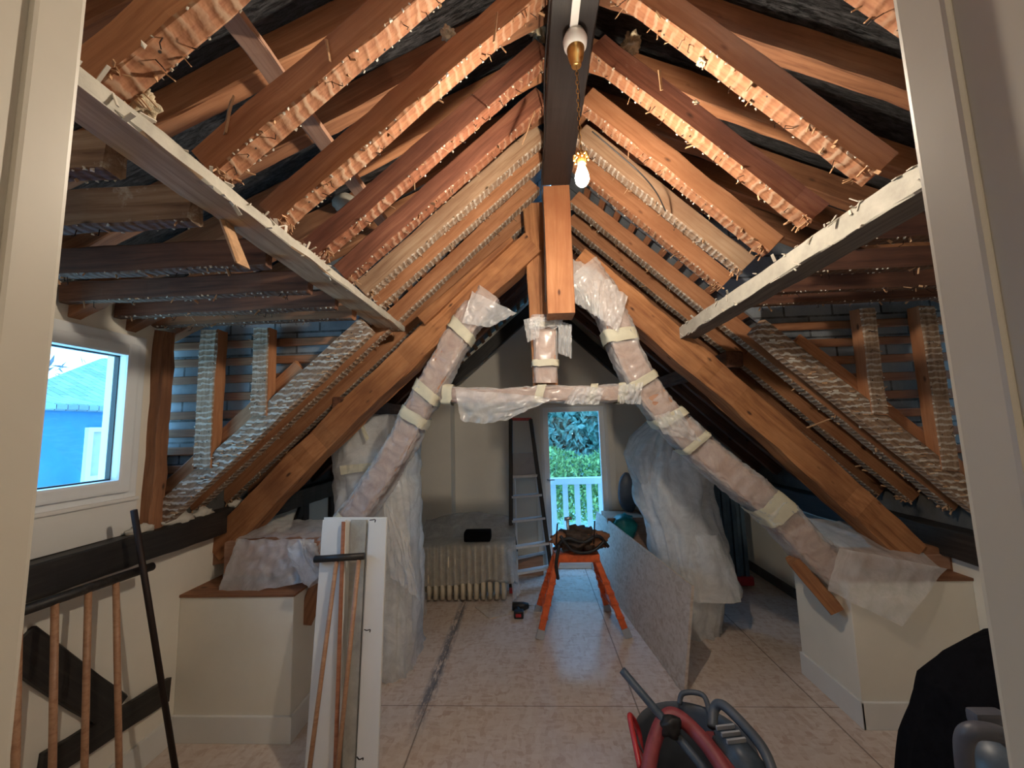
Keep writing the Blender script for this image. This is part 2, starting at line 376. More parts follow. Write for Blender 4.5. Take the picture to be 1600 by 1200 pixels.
def blob(bm, c, r, amp=.3, fr=2.0, sub=3, sq=(1, 1, 1), seed=0):
    q = bmesh.ops.create_icosphere(bm, subdivisions=sub, radius=1)
    for v_ in q['verts']:
        n = noise.fractal(v_.co * fr + V((seed, seed * 2, 0)), 1, 2, 4)
        v_.co = V(c) + V((v_.co.x * sq[0], v_.co.y * sq[1], v_.co.z * sq[2])) * r * (1 + amp * n)
def ridged(p): return 1 - abs(noise.noise(p)) * 2.4
def sleeve(name, pts, hw, hh, mats, parent=None, wr=.014, seg=48, per=.018, seed=1, up=(0, 1, 0), flare=None, label=None, cat=None, group=None, twist=3.0):
    """loose wrapped plastic round a squared member along a path"""
    path = smooth_path(pts, 10)
    out = [path[0]]; 
    for a, b_ in zip(path, path[1:]):
        n = max(1, int((b_ - a).length / per))
        for k in range(1, n + 1): out.append(a.lerp(b_, k / n))
    bm = bmesh.new(); rings = []; s = 0
    L = sum((b_ - a).length for a, b_ in zip(out, out[1:]))
    for i, p in enumerate(out):
        d = (out[min(i + 2, len(out) - 1)] - out[max(i - 2, 0)]).normalized(); u = V(up); u = (u - u.dot(d) * d).normalized(); w_ = d.cross(u)
        if i: s += (p - out[i - 1]).length
        fl = flare(s / L) if flare else 1.0
        ring = []
        for k in range(seg):
            a = 2 * math.pi * k / seg; ca, sa = math.cos(a), math.sin(a); e = .42
            x = abs(ca) ** e * (1 if ca > 0 else -1); y = abs(sa) ** e * (1 if sa > 0 else -1)
            q = V((ca * 1.3, sa * 1.3, s * 7 + seed * 9)); q2 = V((ca * 2.2 + s * twist, sa * 2.2, s * 16 + seed * 5))
            q3 = V((ca * 4.5 - s * 9, sa * 4.5, s * 34 + seed)); off = wr * (.9 * noise.noise(q) + .55 * ridged(q2) + .35 * ridged(q3) - .25)
            ring.append(bm.verts.new(p + u * (y * (hh * fl + off)) + w_ * (x * (hw * fl + off))))
        rings.append(ring)
    for a, b_ in zip(rings, rings[1:]):
        for k in range(seg): bm.faces.new((a[k], a[(k + 1) % seg], b_[(k + 1) % seg], b_[k]))
    if parent is not None: return wparts(parent, name, bm, mats, True)
    o = wthing(name, bm, mats, True); tag(o, label, cat, group); return o
def tape_band(parent, pts, f0, f1, hw, hh, name='tape_band', seed=3, tilt=0.0):
    path = smooth_path(pts, 12); L = [0]
    for a, b_ in zip(path, path[1:]): L.append(L[-1] + (b_ - a).length)
    def at(f):
        s = max(0, min(f, 1)) * L[-1]
        for i in range(1, len(L)):
            if L[i] >= s: return path[i - 1].lerp(path[i], (s - L[i - 1]) / max(1e-6, L[i] - L[i - 1]))
        return path[-1]
    bm = bmesh.new(); rings = []; seg = 32
    for j in range(5):
        f = f0 + (f1 - f0) * j / 4; p = at(f); d = (at(f + .02) - at(f - .02)).normalized()
        u = V((0, 1, 0)); u = (u - u.dot(d) * d).normalized(); w_ = d.cross(u); ring = []
        for k in range(seg):
            a = 2 * math.pi * k / seg; ca, sa = math.cos(a), math.sin(a); e = .42
            x = abs(ca) ** e * (1 if ca > 0 else -1); y = abs(sa) ** e * (1 if sa > 0 else -1)
            o_ = .003 + .008 * noise.noise(V((ca * 2, sa * 2, j * .7 + seed)))
            ring.append(bm.verts.new(p + u * y * (hh + o_) + w_ * x * (hw + o_) + d * (tilt * x + .008 * noise.noise(V((ca * 3, sa * 3, seed))))))
        rings.append(ring)
    for a, b_ in zip(rings, rings[1:]):
        for k in range(seg): bm.faces.new((a[k], a[(k + 1) % seg], b_[(k + 1) % seg], b_[k]))
    return wparts(parent, name, bm, 'tape', True)
def sheet(a, b_, c, d, nu=24, nv=18, amp=.02, fr=6, sag=0, seed=0, nrm=(0, -1, 0), thick=0):
    """grid bmesh over quad a(0,0) b(1,0) c(1,1) d(0,1) with folds"""
    a, b_, c, d = V(a), V(b_), V(c), V(d); bm = bmesh.new(); g = []
    for i in range(nu + 1):
        row = []
        for j in range(nv + 1):
            u, v_ = i / nu, j / nv
            p = a.lerp(b_, u).lerp(d.lerp(c, u), v_)
            p = p + V((0, 0, -sag * 4 * u * (1 - u) * v_)) + V(nrm) * amp * (ridged(V((u * fr, v_ * fr * .5 + u * 2, seed))) + .6 * noise.noise(V((u * fr * 2, v_ * fr, seed + 5)))) \
                + V((.3, 0, 1)) * amp * .8 * noise.noise(V((u * fr, v_ * fr, seed + 9)))
            row.append(bm.verts.new(p))
        g.append(row)
    for i in range(nu):
        for j in range(nv): bm.faces.new((g[i][j], g[i + 1][j], g[i + 1][j + 1], g[i][j + 1]))
    return bm
def loft(rings, seg=72, wr=.02, fr=5, seed=0, vn=8, cap=True, vfold=1.0, e=.6):
    """rings: (z, cx, cy, rx, ry) covered-furniture surface with hanging folds"""
    bm = bmesh.new(); out = []
    tot = []
    for (z0, x0, y0, a0, b0), (z1, x1, y1, a1, b1) in zip(rings, rings[1:]):
        n = max(2, int((abs(z1 - z0) + abs(a1 - a0)) / .02))
        for k in range(n):
            f = k / n; tot.append((z0 + (z1 - z0) * f, x0 + (x1 - x0) * f, y0 + (y1 - y0) * f, a0 + (a1 - a0) * f, b0 + (b1 - b0) * f))
    tot.append(rings[-1])
    for (z, cx, cy, rx, ry) in tot:
        ring = []
        for k in range(seg):
            a = 2 * math.pi * k / seg; ca, sa = math.cos(a), math.sin(a)
            x = abs(ca) ** e * (1 if ca > 0 else -1); y = abs(sa) ** e * (1 if sa > 0 else -1)
            n1 = ridged(V((ca * fr * .6, sa * fr * .6, z * fr * .35 * vfold + seed))); n2 = noise.noise(V((ca * fr * 1.7, sa * fr * 1.7, z * fr * 1.2 + seed + 7)))
            off = wr * (n1 + n2 * .8)
            ring.append(bm.verts.new((cx + x * max(.001, rx + off), cy + y * max(.001, ry + off), z + wr * .4 * n2)))
        out.append(ring)
    for a, b_ in zip(out, out[1:]):
        for k in range(seg): bm.faces.new((a[k], a[(k + 1) % seg], b_[(k + 1) % seg], b_[k]))
    if cap:
        bm.faces.new(out[-1])
    bmesh.ops.recalc_face_normals(bm, faces=bm.faces)
    return bm

def debris(o, L, w, h, nspl=26, nnail=10, ncrumb=24, ragged_end=True, scale=1.0):
    """remains along a rafter's underside, in the rafter's own frame (x along, z down = underside)"""
    bm = bmesh.new()
    for i in range(nspl):
        x = R.uniform(.03, L - .02) if i % 3 else (L - R.uniform(0, .05) if ragged_end else R.uniform(.03, L))
        y = R.choice((-1, 1)) * w / 2 * R.uniform(.5, 1.05); ln = R.uniform(.010, .034) * scale
        d = V((R.uniform(-.6, .6), R.uniform(-.8, .8), R.uniform(-1, -.1))).normalized()
        p = V((x, y, -h / 2 + .004)); obox(bm, p, p + d * ln, R.uniform(.003, .010), .002, (1, .2, .3))
    link('splinters', bm, 'splinter', o)['kind'] = 'stuff'
    bm = bmesh.new()
    x = .02
    while x < L - .02:
        if R.random() < .5:
            for sd in (-1, 1):
                if R.random() < .7:
                    s_ = R.uniform(.0025, .0055); c = V((x + R.uniform(-.004, .004), sd * (w / 2 - .001), -h / 2 + R.uniform(-.001, .004)))
                    r = bmesh.ops.create_cube(bm, size=1, matrix=Matrix.Translation(c) @ Matrix.Rotation(R.uniform(-.5, .5), 4, 'Z') @ Matrix.Diagonal((s_ * 1.3, s_, s_, 1)))
                    for v_ in r['verts']: v_.co += V((R.uniform(-.002, .002), R.uniform(-.002, .002), R.uniform(-.002, .002)))
        x += .021
    link('plaster_remnants', bm, 'plaster', o)['kind'] = 'stuff'
    bm = bmesh.new()
    for i in range(nnail):
        p = V((R.uniform(.05, L - .05), R.uniform(-.4, .4) * w, -h / 2 + .002)); d = V((R.uniform(-.7, .7), R.uniform(-.5, .5), -1)).normalized()
        q = p + d * R.uniform(.012, .03); tube(bm, [p, q, q + V((R.uniform(-.01, .01), R.uniform(-.01, .01), R.uniform(-.006, .004)))], .0012, 5)
    link('nails', bm, 'nail', o)['kind'] = 'stuff'

# ================================================================== SETTING
XL, XR, RX = -1.95, 2.30, .195
YT = 2.43                                             # truss plane
def zuL(X): return 3.05 - .90 * (.11 - X)             # underside of the main common rafters
def zuR(X): return 3.00 - .95 * (X - .28)
def zsL(X): return 3.12 - .48 * (.10 - X)             # underside of the shallow dormer rafters
def zsR(X): return 3.12 - .48 * (X - .29)

fl = wthing('floor', bxm((-2.2, -2.3, -.05), (2.5, 4.75, 0)), 'floor', origin=V((0, 0, 0))); fl['kind'] = 'structure'
# left wall below plate, window wall above it
bm = bmesh.new(); box(bm, (XL - .2, .2, 0), (XL, 4.6, 1.0)); box(bm, (XL - .2, .2, 1.0), (XL - .02, 1.93, 1.31))
box(bm, (XL - .2, .2, 1.31), (XL - .02, .62, 2.09)); box(bm, (XL - .2, 1.86, 1.31), (XL - .02, 1.93, 2.09)); box(bm, (XL - .2, .2, 2.09), (XL - .02, 1.93, 2.3))
S('wall_left', bm, 'wall')
bm = bmesh.new(); box(bm, (XR, .2, 0), (XR + .2, 2.9, .84)); box(bm, (XR, 3.62, 0), (XR + .2, 4.6, .84)); box(bm, (XR, 2.9, .62), (XR + .2, 3.62, .84)); box(bm, (XR, .2, .84), (XR + .2, 2.1, 2.5))
S('wall_right', bm, 'wall')
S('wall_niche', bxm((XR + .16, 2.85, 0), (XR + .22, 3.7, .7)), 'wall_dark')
# back wall with the balcony door opening, gable shaped
def prism(bm, poly, y0, y1, mi=0):
    a = [bm.verts.new((x, y0, z)) for x, z in poly]; b_ = [bm.verts.new((x, y1, z)) for x, z in poly]
    f = [bm.faces.new(a), bm.faces.new(b_[::-1])]
    for i in range(len(poly)): f.append(bm.faces.new((a[i], b_[i], b_[(i + 1) % len(poly)], a[(i + 1) % len(poly)])))
    for q in f: q.material_index = mi
    bmesh.ops.recalc_face_normals(bm, faces=f)
DX0, DX1, DZ = .115, .86, 1.83
bm = bmesh.new()
prism(bm, [(-2.2, 0), (DX0, 0), (DX0, 3.2), (-2.2, 1.2)], 4.6, 4.75)
prism(bm, [(DX1, 0), (2.5, 0), (2.5, 1.1), (DX1, 2.7)], 4.6, 4.75)
prism(bm, [(DX0, DZ), (DX1, DZ), (DX1, 2.7), (.3, 3.3), (DX0, 3.3)], 4.6, 4.75)
S('wall_back', bm, 'wall')
bm = bmesh.new(); prism(bm, [(-2.2, 0), (-.905, 0), (-.905, 2.25), (-2.2, 1.1)], 4.36, 4.6)
S('wall_back_left', bm, 'wall')
# door wall around the camera's doorway and the landing behind it
bm = bmesh.new(); box(bm, (-2.1, .18, 0), (-.52, .36, 2.75)); box(bm, (.42, .18, 0), (2.5, .36, 2.75)); box(bm, (-.52, .18, 2.42), (.42, .36, 3.2))
S('wall_front', bm, 'wall')
bm = bmesh.new(); box(bm, (-1.3, -2.3, 0), (-1.2, .18, 2.5)); box(bm, (1.2, -2.3, 0), (1.3, .18, 2.5)); box(bm, (-1.3, -2.4, 0), (1.3, -2.3, 2.5))
S('wall_landing', bm, 'wall')
S('ceiling', bxm((-1.3, -2.4, 2.5), (1.3, .18, 2.55)), 'whitepaint')
# door frame, rebated
bm = bmesh.new(); box(bm, (-.56, .318, 0), (-.475, .36, 2.36), .004); box(bm, (-.565, .06, 0), (-.480, .319, 2.358), .002)
S('trim_1', bm, 'jamb')
bm = bmesh.new(); box(bm, (.37, .318, 0), (.455, .36, 2.36), .004); box(bm, (.3755, .06, 0), (.46, .319, 2.358), .002)
S('trim_2', bm, 'jamb')
bm = bmesh.new(); box(bm, (-.56, .19, 2.36), (.455, .36, 2.43), .003); S('trim_3', bm, 'jamb')

# roof coverings -----------------------------------------------------
def slope_sheet(name, x0, z0, x1, z1, y0, y1, mtl, nx=24, ny=24, sag=None, th=.02):
    p0 = V((x0, y0, z0)); ax = V((x1 - x0, 0, z1 - z0)); L = ax.length
    mt = frame_to(p0, p0 + ax, (0, 0, 1)); bm = bmesh.new(); W = y1 - y0; g = []
    for lay in (0, th):
        g.append([[bm.verts.new((L * i / nx, (W * j / ny) * (1 if mt.col[1].y > 0 else -1), lay + (sag(L * i / nx, y0 + W * j / ny) if sag else 0))) for j in range(ny + 1)] for i in range(nx + 1)])
    for q in g:
        for i in range(nx):
            for j in range(ny): bm.faces.new((q[i][j], q[i + 1][j], q[i + 1][j + 1], q[i][j + 1]))
    bmesh.ops.recalc_face_normals(bm, faces=bm.faces)
    o = link(name, bm, mtl, None, None, bool(sag)); o.matrix_basis = mt; o['kind'] = 'structure'; return o
SH = .19
slope_sheet('ceiling_left_slates', RX, zuL(RX) + SH, -2.25, zuL(-2.25) + SH, 2.112, 4.75, 'slate', 2, 2)
slope_sheet('ceiling_right_slates', RX, zuR(RX) + SH, 2.6, zuR(2.6) + SH, 2.212, 4.75, 'slate', 2, 2)
def felt_sag(x, y): return .012 * math.cos((y - .55) / .3 * 2 * math.pi) + .012 * noise.noise(V((x * 3, y * 6, 2)))
slope_sheet('ceiling_left_felt', RX, zsL(RX) + .13, -2.25, zsL(-2.25) + .13, .2, 2.12, 'felt', 60, 60, felt_sag)
slope_sheet('ceiling_right_felt', RX, zsR(RX) + .13, 2.6, zsR(2.6) + .13, .2, 2.2, 'felt', 60, 60, felt_sag)
def cheek(name, x0, x1, zu, zs, y):
    bm = bmesh.new(); n = 12
    pts = [(x0 + (x1 - x0) * i / n) for i in range(n + 1)]
    poly = [(x, zu(x) + .1) for x in pts] + [(x, zs(x) + .14) for x in pts[::-1]]
    prism(bm, poly, 0, .02)
    bmesh.ops.rotate(bm, verts=bm.verts, matrix=Matrix.Rotation(math.radians(-90), 3, 'X'), cent=(0, 0, 0))
    # keep brick texture in the sheet's own plane: mesh lies in XY, the object stands it up
    o = link(name, bm, 'slate'); o.location = (0, y, 0); o.rotation_euler = (math.radians(90), 0, 0); o['kind'] = 'structure'
cheek('ceiling_left_cheek', -2.15, .08, zuL, zsL, 2.09)
cheek('ceiling_right_cheek', .32, 2.5, zuR, zsR, 2.19)

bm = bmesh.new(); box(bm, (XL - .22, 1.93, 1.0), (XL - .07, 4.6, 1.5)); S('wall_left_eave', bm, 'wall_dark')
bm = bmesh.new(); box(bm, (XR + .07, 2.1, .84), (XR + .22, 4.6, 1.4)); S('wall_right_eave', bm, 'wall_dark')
# window in the left dormer ------------------------------------------
bm = bmesh.new()
def ring_frame(bm, x0, x1, y0, y1, z0, z1, t, bev=.006):
    box(bm, (x0, y0, z0), (x1, y0 + t, z1), bev); box(bm, (x0, y1 - t, z0), (x1, y1, z1), bev)
    e = min(.001, t * .1); box(bm, (x0 + e, y0 + t - bev, z0 + e), (x1 - e, y1 - t + bev, z0 + t), bev); box(bm, (x0 + e, y0 + t - bev, z1 - t), (x1 - e, y1 - t + bev, z1 - e), bev)
ring_frame(bm, XL - .08, XL - .005, .62, 1.87, 1.30, 2.10, .06)
win = S('window_1', bm, 'pvc')
bm = bmesh.new(); ring_frame(bm, XL - .06, XL + .012, .66, 1.83, 1.34, 2.055, .062, .012)
sash = wparts(win, 'sash', bm, 'pvc')
bm = bmesh.new(); ring_frame(bm, XL - .055, XL - .03, .72, 1.772, 1.40, 1.996, .008, .001); wparts(sash, 'gasket', bm, 'black')
wparts(sash, 'pane', bxm((XL - .045, .725, 1.405), (XL - .04, 1.766, 1.99)), 'glass')
wparts(win, 'window_apron', bxm((XL - .03, .3, 1.14), (XL + .004, 1.87, 1.30), .004), 'whitepaint')
wparts(win, 'sill_strip', bxm((XL - .03, .3, 1.296), (XL + .014, 1.87, 1.312), .004), 'whitepaint')
# balcony door -------------------------------------------------------
def xz_frame(bm, y0, y1, x0, x1, z0, z1, t, bev=.006, tb=None):
    tb = tb or t
    box(bm, (x0, y0, z0), (x0 + t, y1, z1), bev); box(bm, (x1 - t, y0, z0), (x1, y1, z1), bev)
    e = .001; box(bm, (x0 + t - bev, y0 + e, z0 + e), (x1 - t + bev, y1 - e, z0 + tb), bev); box(bm, (x0 + t - bev, y0 + e, z1 - t), (x1 - t + bev, y1 - e, z1 - e), bev)
bm = bmesh.new(); xz_frame(bm, 4.56, 4.66, DX0 - .01, DX1 + .02, 0, DZ + .01, .035)
door = S('door_1', bm, 'whitepaint')
bm = bmesh.new(); xz_frame(bm, 4.58, 4.64, DX0 + .022, DX1 - .012, .02, DZ - .022, .062, .008, .085); leaf = wparts(door, 'door_leaf', bm, 'pvc')
wparts(leaf, 'pane', bxm((DX0 + .08, 4.605, .10), (DX1 - .07, 4.61, 1.73)), 'glass')
bm = bmesh.new(); tube(bm, [(DX0 + .05, 4.57, .98), (DX0 + .05, 4.53, .98), (DX0 + .13, 4.53, .98)], .008); wparts(leaf, 'door_handle', bm, 'steel', True)
bm = bmesh.new(); box(bm, (DX1 + .02, 4.57, 0), (DX1 + .09, 4.60, DZ + .08), .004); box(bm, (DX0 - .08, 4.57, DZ + .01), (DX1 + .09, 4.60, DZ + .08), .004); box(bm, (DX0 - .08, 4.57, 0), (DX0 - .01, 4.60, DZ + .08), .004)
S('trim_4', bm, 'wall')

# ================================================================== OUTSIDE
bm = bmesh.new(); box(bm, (-1.5, 4.75, -.12), (3.2, 5.6, -.02)); S('floor_balcony', bm, 'whitepaint')
rail = empty('balcony_railing', (.5, 5.35, -.02)); tag(rail, 'white wooden balcony railing seen through the glazed door', 'railing')
zt = PY(900, 746, 5.35).z
wparts(rail, 'top_rail', bxm((-1.4, 5.30, zt - .085), (3.1, 5.40, zt), .006), 'pvc')
wparts(rail, 'bottom_rail', bxm((-1.4, 5.32, .06), (3.1, 5.38, .13), .006), 'pvc')
for k in range(-6, 12):
    cx = PY(866, 800, 5.35).x + .157 * k
    wparts(rail, 'baluster', bxm((cx - .034, 5.335, .0 + -.02), (cx + .034, 5.365, zt - .04), .004), 'pvc')
def leaves(name, n, boxlo, boxhi, size, mt, label, cat, seed=0, dens=None, long=1.8):
    bm = bmesh.new(); rr = random.Random(seed)
    while n > 0:
        p = V([rr.uniform(boxlo[i], boxhi[i]) for i in range(3)])
        if dens and not dens(p): continue
        n -= 1
        d = V((rr.uniform(-1, 1), rr.uniform(-1, 1), rr.uniform(-.2, 1.4))).normalized(); s_ = size * rr.uniform(.6, 1.4)
        u = d.orthogonal().normalized(); u.rotate(Matrix.Rotation(rr.uniform(0, 6), 3, d))
        q = [p, p + d * s_ * long * .5 + u * s_ * .35, p + d * s_ * long, p + d * s_ * long * .5 - u * s_ * .35]
        bm.faces.new([bm.verts.new(x) for x in q])
    o = wthing(name, bm, mt); tag(o, label, cat); return o
leaves('hedge', 17000, (-1.2, 7.6, -.3), (4.2, 8.3, 1.42), .055, 'hedge', 'bright green leafy hedge behind the balcony railing', 'hedge', 3,
       lambda p: p.z < 1.05 + .33 * noise.noise(V((p.x * 1.5, 3, 0))) + .08 * noise.noise(V((p.x * 9, 1, 0))))
leaves('tree', 45000, (-3, 11.5, -.5), (6.5, 13.5, 5.5), .17, 'tree', 'dark blue-green trees rising beyond the hedge', 'tree', 5,
       lambda p: noise.noise(V((p.x * .9, p.y * .9, p.z * .9))) > -.6)
S('floor_garden', bxm((-30, 5.7, -2.8), (30, 30, -2.6)), 'tree')
# neighbour's house seen through the dormer window
hs = empty('house', (-8.5, 8, -3)); tag(hs, "blue-looking rendered house with a slate roof outside the left window", 'house')
ze = PX(120, 634, -8).z; y0h, y1h = 1.0, 16
wparts(hs, 'house_wall', bxm((-8.4, y0h, -3), (-8.0, y1h, ze)), 'render_blue')
wparts(hs, 'gutter', bxm((-8.0, y0h, ze - .10), (-7.88, y1h, ze + .02), .02), 'slate_out')
bm = bmesh.new(); pts = [V((-7.85, y0h, ze)), V((-7.85, y1h, ze)), PX(260, 556, -11), PX(158, 560, -11), PX(60, 598, -9.6), PX(20, 615, -8.6)]
vs = [bm.verts.new(p) for p in pts]; f = bm.faces.new(vs); r = bmesh.ops.extrude_face_region(bm, geom=[f]); bmesh.ops.translate(bm, vec=(0, 0, -.08), verts=[q for q in r['geom'] if isinstance(q, bmesh.types.BMVert)])
roofo = wparts(hs, 'roof', bm, 'slate_out')
a, c = PX(133, 668, -8), PX(175, 748, -8)
bm = bmesh.new()
box(bm, (-8.02, a.y, c.z), (-7.92, c.y + .25, c.z + .10)); box(bm, (-8.02, a.y, a.z - .08), (-7.92, c.y + .25, a.z)); box(bm, (-8.01, a.y + .002, c.z + .1), (-7.93, a.y + .09, a.z - .08)); box(bm, (-8.01, a.y + .52, c.z + .1), (-7.93, a.y + .66, a.z - .08)); box(bm, (-8.01, c.y + .15, c.z + .1), (-7.93, c.y + .248, a.z - .08))
hw = wparts(hs, 'house_window', bm, 'pvc')
bm = bxm((-7.985, a.y + .05, c.z + .05), (-7.97, c.y + .2, a.z - .04))
wparts(hw, 'curtain', bm, 'curtain')
leaves('bare_tree', 2600, (-17, 5, .8), (-14, 16, 4.6), .10, 'twig', 'bare twiggy tree against the sky outside the left window', 'tree', 9,
       lambda p: p.z < 4.0 + .6 * noise.noise(V((p.y * .6, 0, 0))) and noise.noise(V((p.x, p.y * 1.3, p.z * 1.3))) > -.1, long=4)

# ================================================================== ROOF TIMBERS
rb = beam('ridge_beam', (RX, .38, 3.10), (RX, 2.16, 3.10), .165, .20, 'ridge', label='dark painted ridge beam running overhead towards the lit bulb', cat='beam', jit=.002)
rb2 = beam('ridge_beam', (RX, 2.5, 3.02), (RX, 4.6, 3.02), .14, .18, 'dark_old', label='rear dark ridge beam hidden beyond the king post', cat='beam')
# hanging post end in front, king post behind it
p0, p1 = PY(869, 290, 2.16), PY(872, 489, 2.16)
post = beam('hanging_post', (p0.x, 2.24, p1.z), (RX, 2.24, 3.0), .155, .15, 'newoak', up=(0, -1, 0), label='bright orange planed post end dropping from the ridge beam below the bulb', cat='post', jit=.001, ch=.003)
k1 = PY(833, 312, 2.35)
kp = beam('king_post', (PY(853, 600, 2.35).x, YT, 1.80), (k1.x + .01, YT, k1.z), .085, .15, 'oak', up=(1, 0, 0), label='narrow oak king post standing behind the bright planed post', cat='post', jit=.002)
# principal rafters
def P24(x, y): return PY(x, y, 2.36)
pl0, pl1 = P24(332, 860), P24(832, 378)
bm = bmesh.new(); mtf = frame_to(V((pl0.x, YT, pl0.z)), V((pl1.x, YT, pl1.z)))
prL = beam('principal_rafter', (pl0.x, YT, pl0.z), (pl1.x, YT, pl1.z), .15, .165, 'oak', label='thick golden oak principal rafter rising left to right from the left box', cat='rafter', group='principal rafters of the truss', jit=.007, bow=.035)
pr0, pr1 = P24(1432, 868), P24(902, 405)
prR = beam('principal_rafter', (pr0.x, YT, pr0.z), (pr1.x, YT, pr1.z), .15, .165, 'oak', label='thick golden oak principal rafter falling to the right-hand box', cat='rafter', group='principal rafters of the truss', jit=.007, bow=.02)
# scarf piece beside the upper left principal
a, c = P24(660, 515), P24(815, 400)
sc1 = beam('scarf_piece', (a.x, YT - .085, a.z + .05), (c.x - .06, YT - .085, c.z + .10), .05, .07, 'oak', label='thin split oak piece lying on top of the left principal rafter', cat='timber', h1=.03)

# purlins (limewashed faces towards the room)
def purlin(name, near, far, w, h, side, mt_under, label, w1=None):
    p0, p1 = V(near), V(far); L = (p1 - p0).length; mt = frame_to(p0, p1); bm = bmesh.new()
    add_beam(bm, L, w, h, .003, seg=40, ch=.004, mi_under=1, seed=side * 3 + 8, w1=w1)
    for f in bm.faces:
        n = f.normal
        wn = mt.to_3x3() @ n
        if wn.x * side > .6: f.material_index = 2
    o = link(name, bm, ['rafter', mt_under, 'limepaint']); o.matrix_basis = mt; tag(o, label, 'beam', 'purlins under the rafter feet')
    bm = bmesh.new(); ysgn = 1 if mt.col[1].x * side > 0 else -1
    for i in range(70):
        x = R.uniform(.02, L - .01); q = V((x, ysgn * w / 2, R.choice((-1, 1, 1)) * h / 2)); ln = R.uniform(.008, .035)
        obox(bm, q, q + V((R.uniform(-1, 1), ysgn * R.uniform(0, .6), R.uniform(-.7, .7))).normalized() * ln, R.uniform(.004, .012), .0025, (.1, .3, 1))
    link('ragged_plaster_edge', bm, 'plaster', o)['kind'] = 'stuff'; return o
far = PY(632, 512, 2.38); purL = purlin('purlin', (-.790, .37, 2.212), (far.x - .07, 2.38, far.z - .008), .095, .036, 1, 'limewash', 'long limewashed purlin on the left with a thin cream edge', .14)
far = PY(1060, 522, 2.38); purR = purlin('purlin', (1.06, .37, 2.205), (far.x + .05, 2.38, far.z + .0), .11, .07, -1, 'limewash_grey', 'long purlin on the right with a cream side and grey underside')

# common rafters from ridge to purlin, then the full-length ones beyond the truss
ordn = ['first', 'second', 'third', 'fourth', 'fifth', 'sixth', 'seventh', 'eighth', 'ninth', 'tenth', 'eleventh']
def rafter(side, Y, Xend, wd, hd, mats, label, group, n=1.0, twist=0, name='common_rafter', zoff=0, zend=None, X0=None, deb=True):
    zu = zuL if side < 0 else zuR
    X0 = X0 if X0 is not None else (.10 if side < 0 else .29)
    z1 = zu(Xend) if zend is None else zend
    up = V((side * (zu(X0) - z1), 0, abs(Xend - X0))).normalized()
    p0 = V((X0, Y, zu(X0) + zoff)) + up * hd / 2; p1 = V((Xend, Y + twist, z1 + zoff)) + up * hd / 2
    o = beam(name, p0, p1, wd, hd, mats, label=label, cat='rafter', group=group, jit=.003)
    if deb: debris(o, (p1 - p0).length, wd, hd, int(26 * n), int(10 * n), 0, True)
    return o
LY = [.66, .93, 1.18, 1.43, 1.66, 1.88, 2.05]
for i, Y in enumerate(LY):
    mats = ['rafter_red', 'lath_red'] if i in (3, 4) else ['rafter', 'lath']
    if i == 5: mats = ['rafter_pale', 'lath_grey']
    if i == 6: mats = ['rafter', 'lath_grey']
    rafter(-1, Y, -.80, .058, .095, mats, f'{"reddish" if i in (3,4) else "pale" if i==5 else "orange"} rafter left of the ridge, {ordn[i]} from the doorway', 'rafters ending on the left purlin', zend=2.265 + .005 * (i % 2), X0=.13)
RY = [.80, 1.12, 1.38, 1.62, 1.83, 2.03]
for i, Y in enumerate(RY):
    mats = ['rafter_red', 'lath'] if i == 2 else ['rafter', 'lath']
    if i in (4,): mats = ['rafter_pale', 'lath_grey']
    rafter(1, Y, 1.01, .058, .095, mats, f'{"rough reddish" if i==2 else "pale" if i==4 else "orange"} rafter right of the ridge, {ordn[i]} from the doorway', 'rafters ending on the right purlin', zend=2.285, X0=.265)
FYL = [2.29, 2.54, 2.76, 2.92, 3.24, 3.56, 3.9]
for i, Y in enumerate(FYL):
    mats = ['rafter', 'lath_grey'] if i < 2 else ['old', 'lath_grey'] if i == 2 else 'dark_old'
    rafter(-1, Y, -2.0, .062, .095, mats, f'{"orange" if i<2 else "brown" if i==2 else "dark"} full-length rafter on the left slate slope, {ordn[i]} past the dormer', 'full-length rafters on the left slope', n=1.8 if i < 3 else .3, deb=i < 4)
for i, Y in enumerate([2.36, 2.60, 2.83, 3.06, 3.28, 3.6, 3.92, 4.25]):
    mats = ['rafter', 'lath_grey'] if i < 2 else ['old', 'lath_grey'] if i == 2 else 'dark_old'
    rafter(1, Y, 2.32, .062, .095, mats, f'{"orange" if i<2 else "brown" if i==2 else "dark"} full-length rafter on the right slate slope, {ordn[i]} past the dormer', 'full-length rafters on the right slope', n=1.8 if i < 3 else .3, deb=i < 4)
# battens under the slates
def battens(side, zu, x_a, x_b, y0, y1, label, group):
    n = int(abs(x_b - x_a) / .085)
    for i in range(n):
        X = x_a + (x_b - x_a) * i / n; z = zu(X) + .095 * 1.35 + .022
        beam('batten', (X, y0, z), (X, y1, z), .042, .022, 'batten', up=(side * .67, 0, .74), label=label, cat='batten', group=group, seg=8, jit=.001, ch=.002)
battens(-1, zuL, -.02, -2.1, 2.125, 4.58, 'thin brown slate batten running along the left roof slope', 'battens on the left roof slope')
battens(1, zuR, .40, 2.4, 2.225, 4.58, 'thin brown slate batten running along the right roof slope', 'battens on the right roof slope')

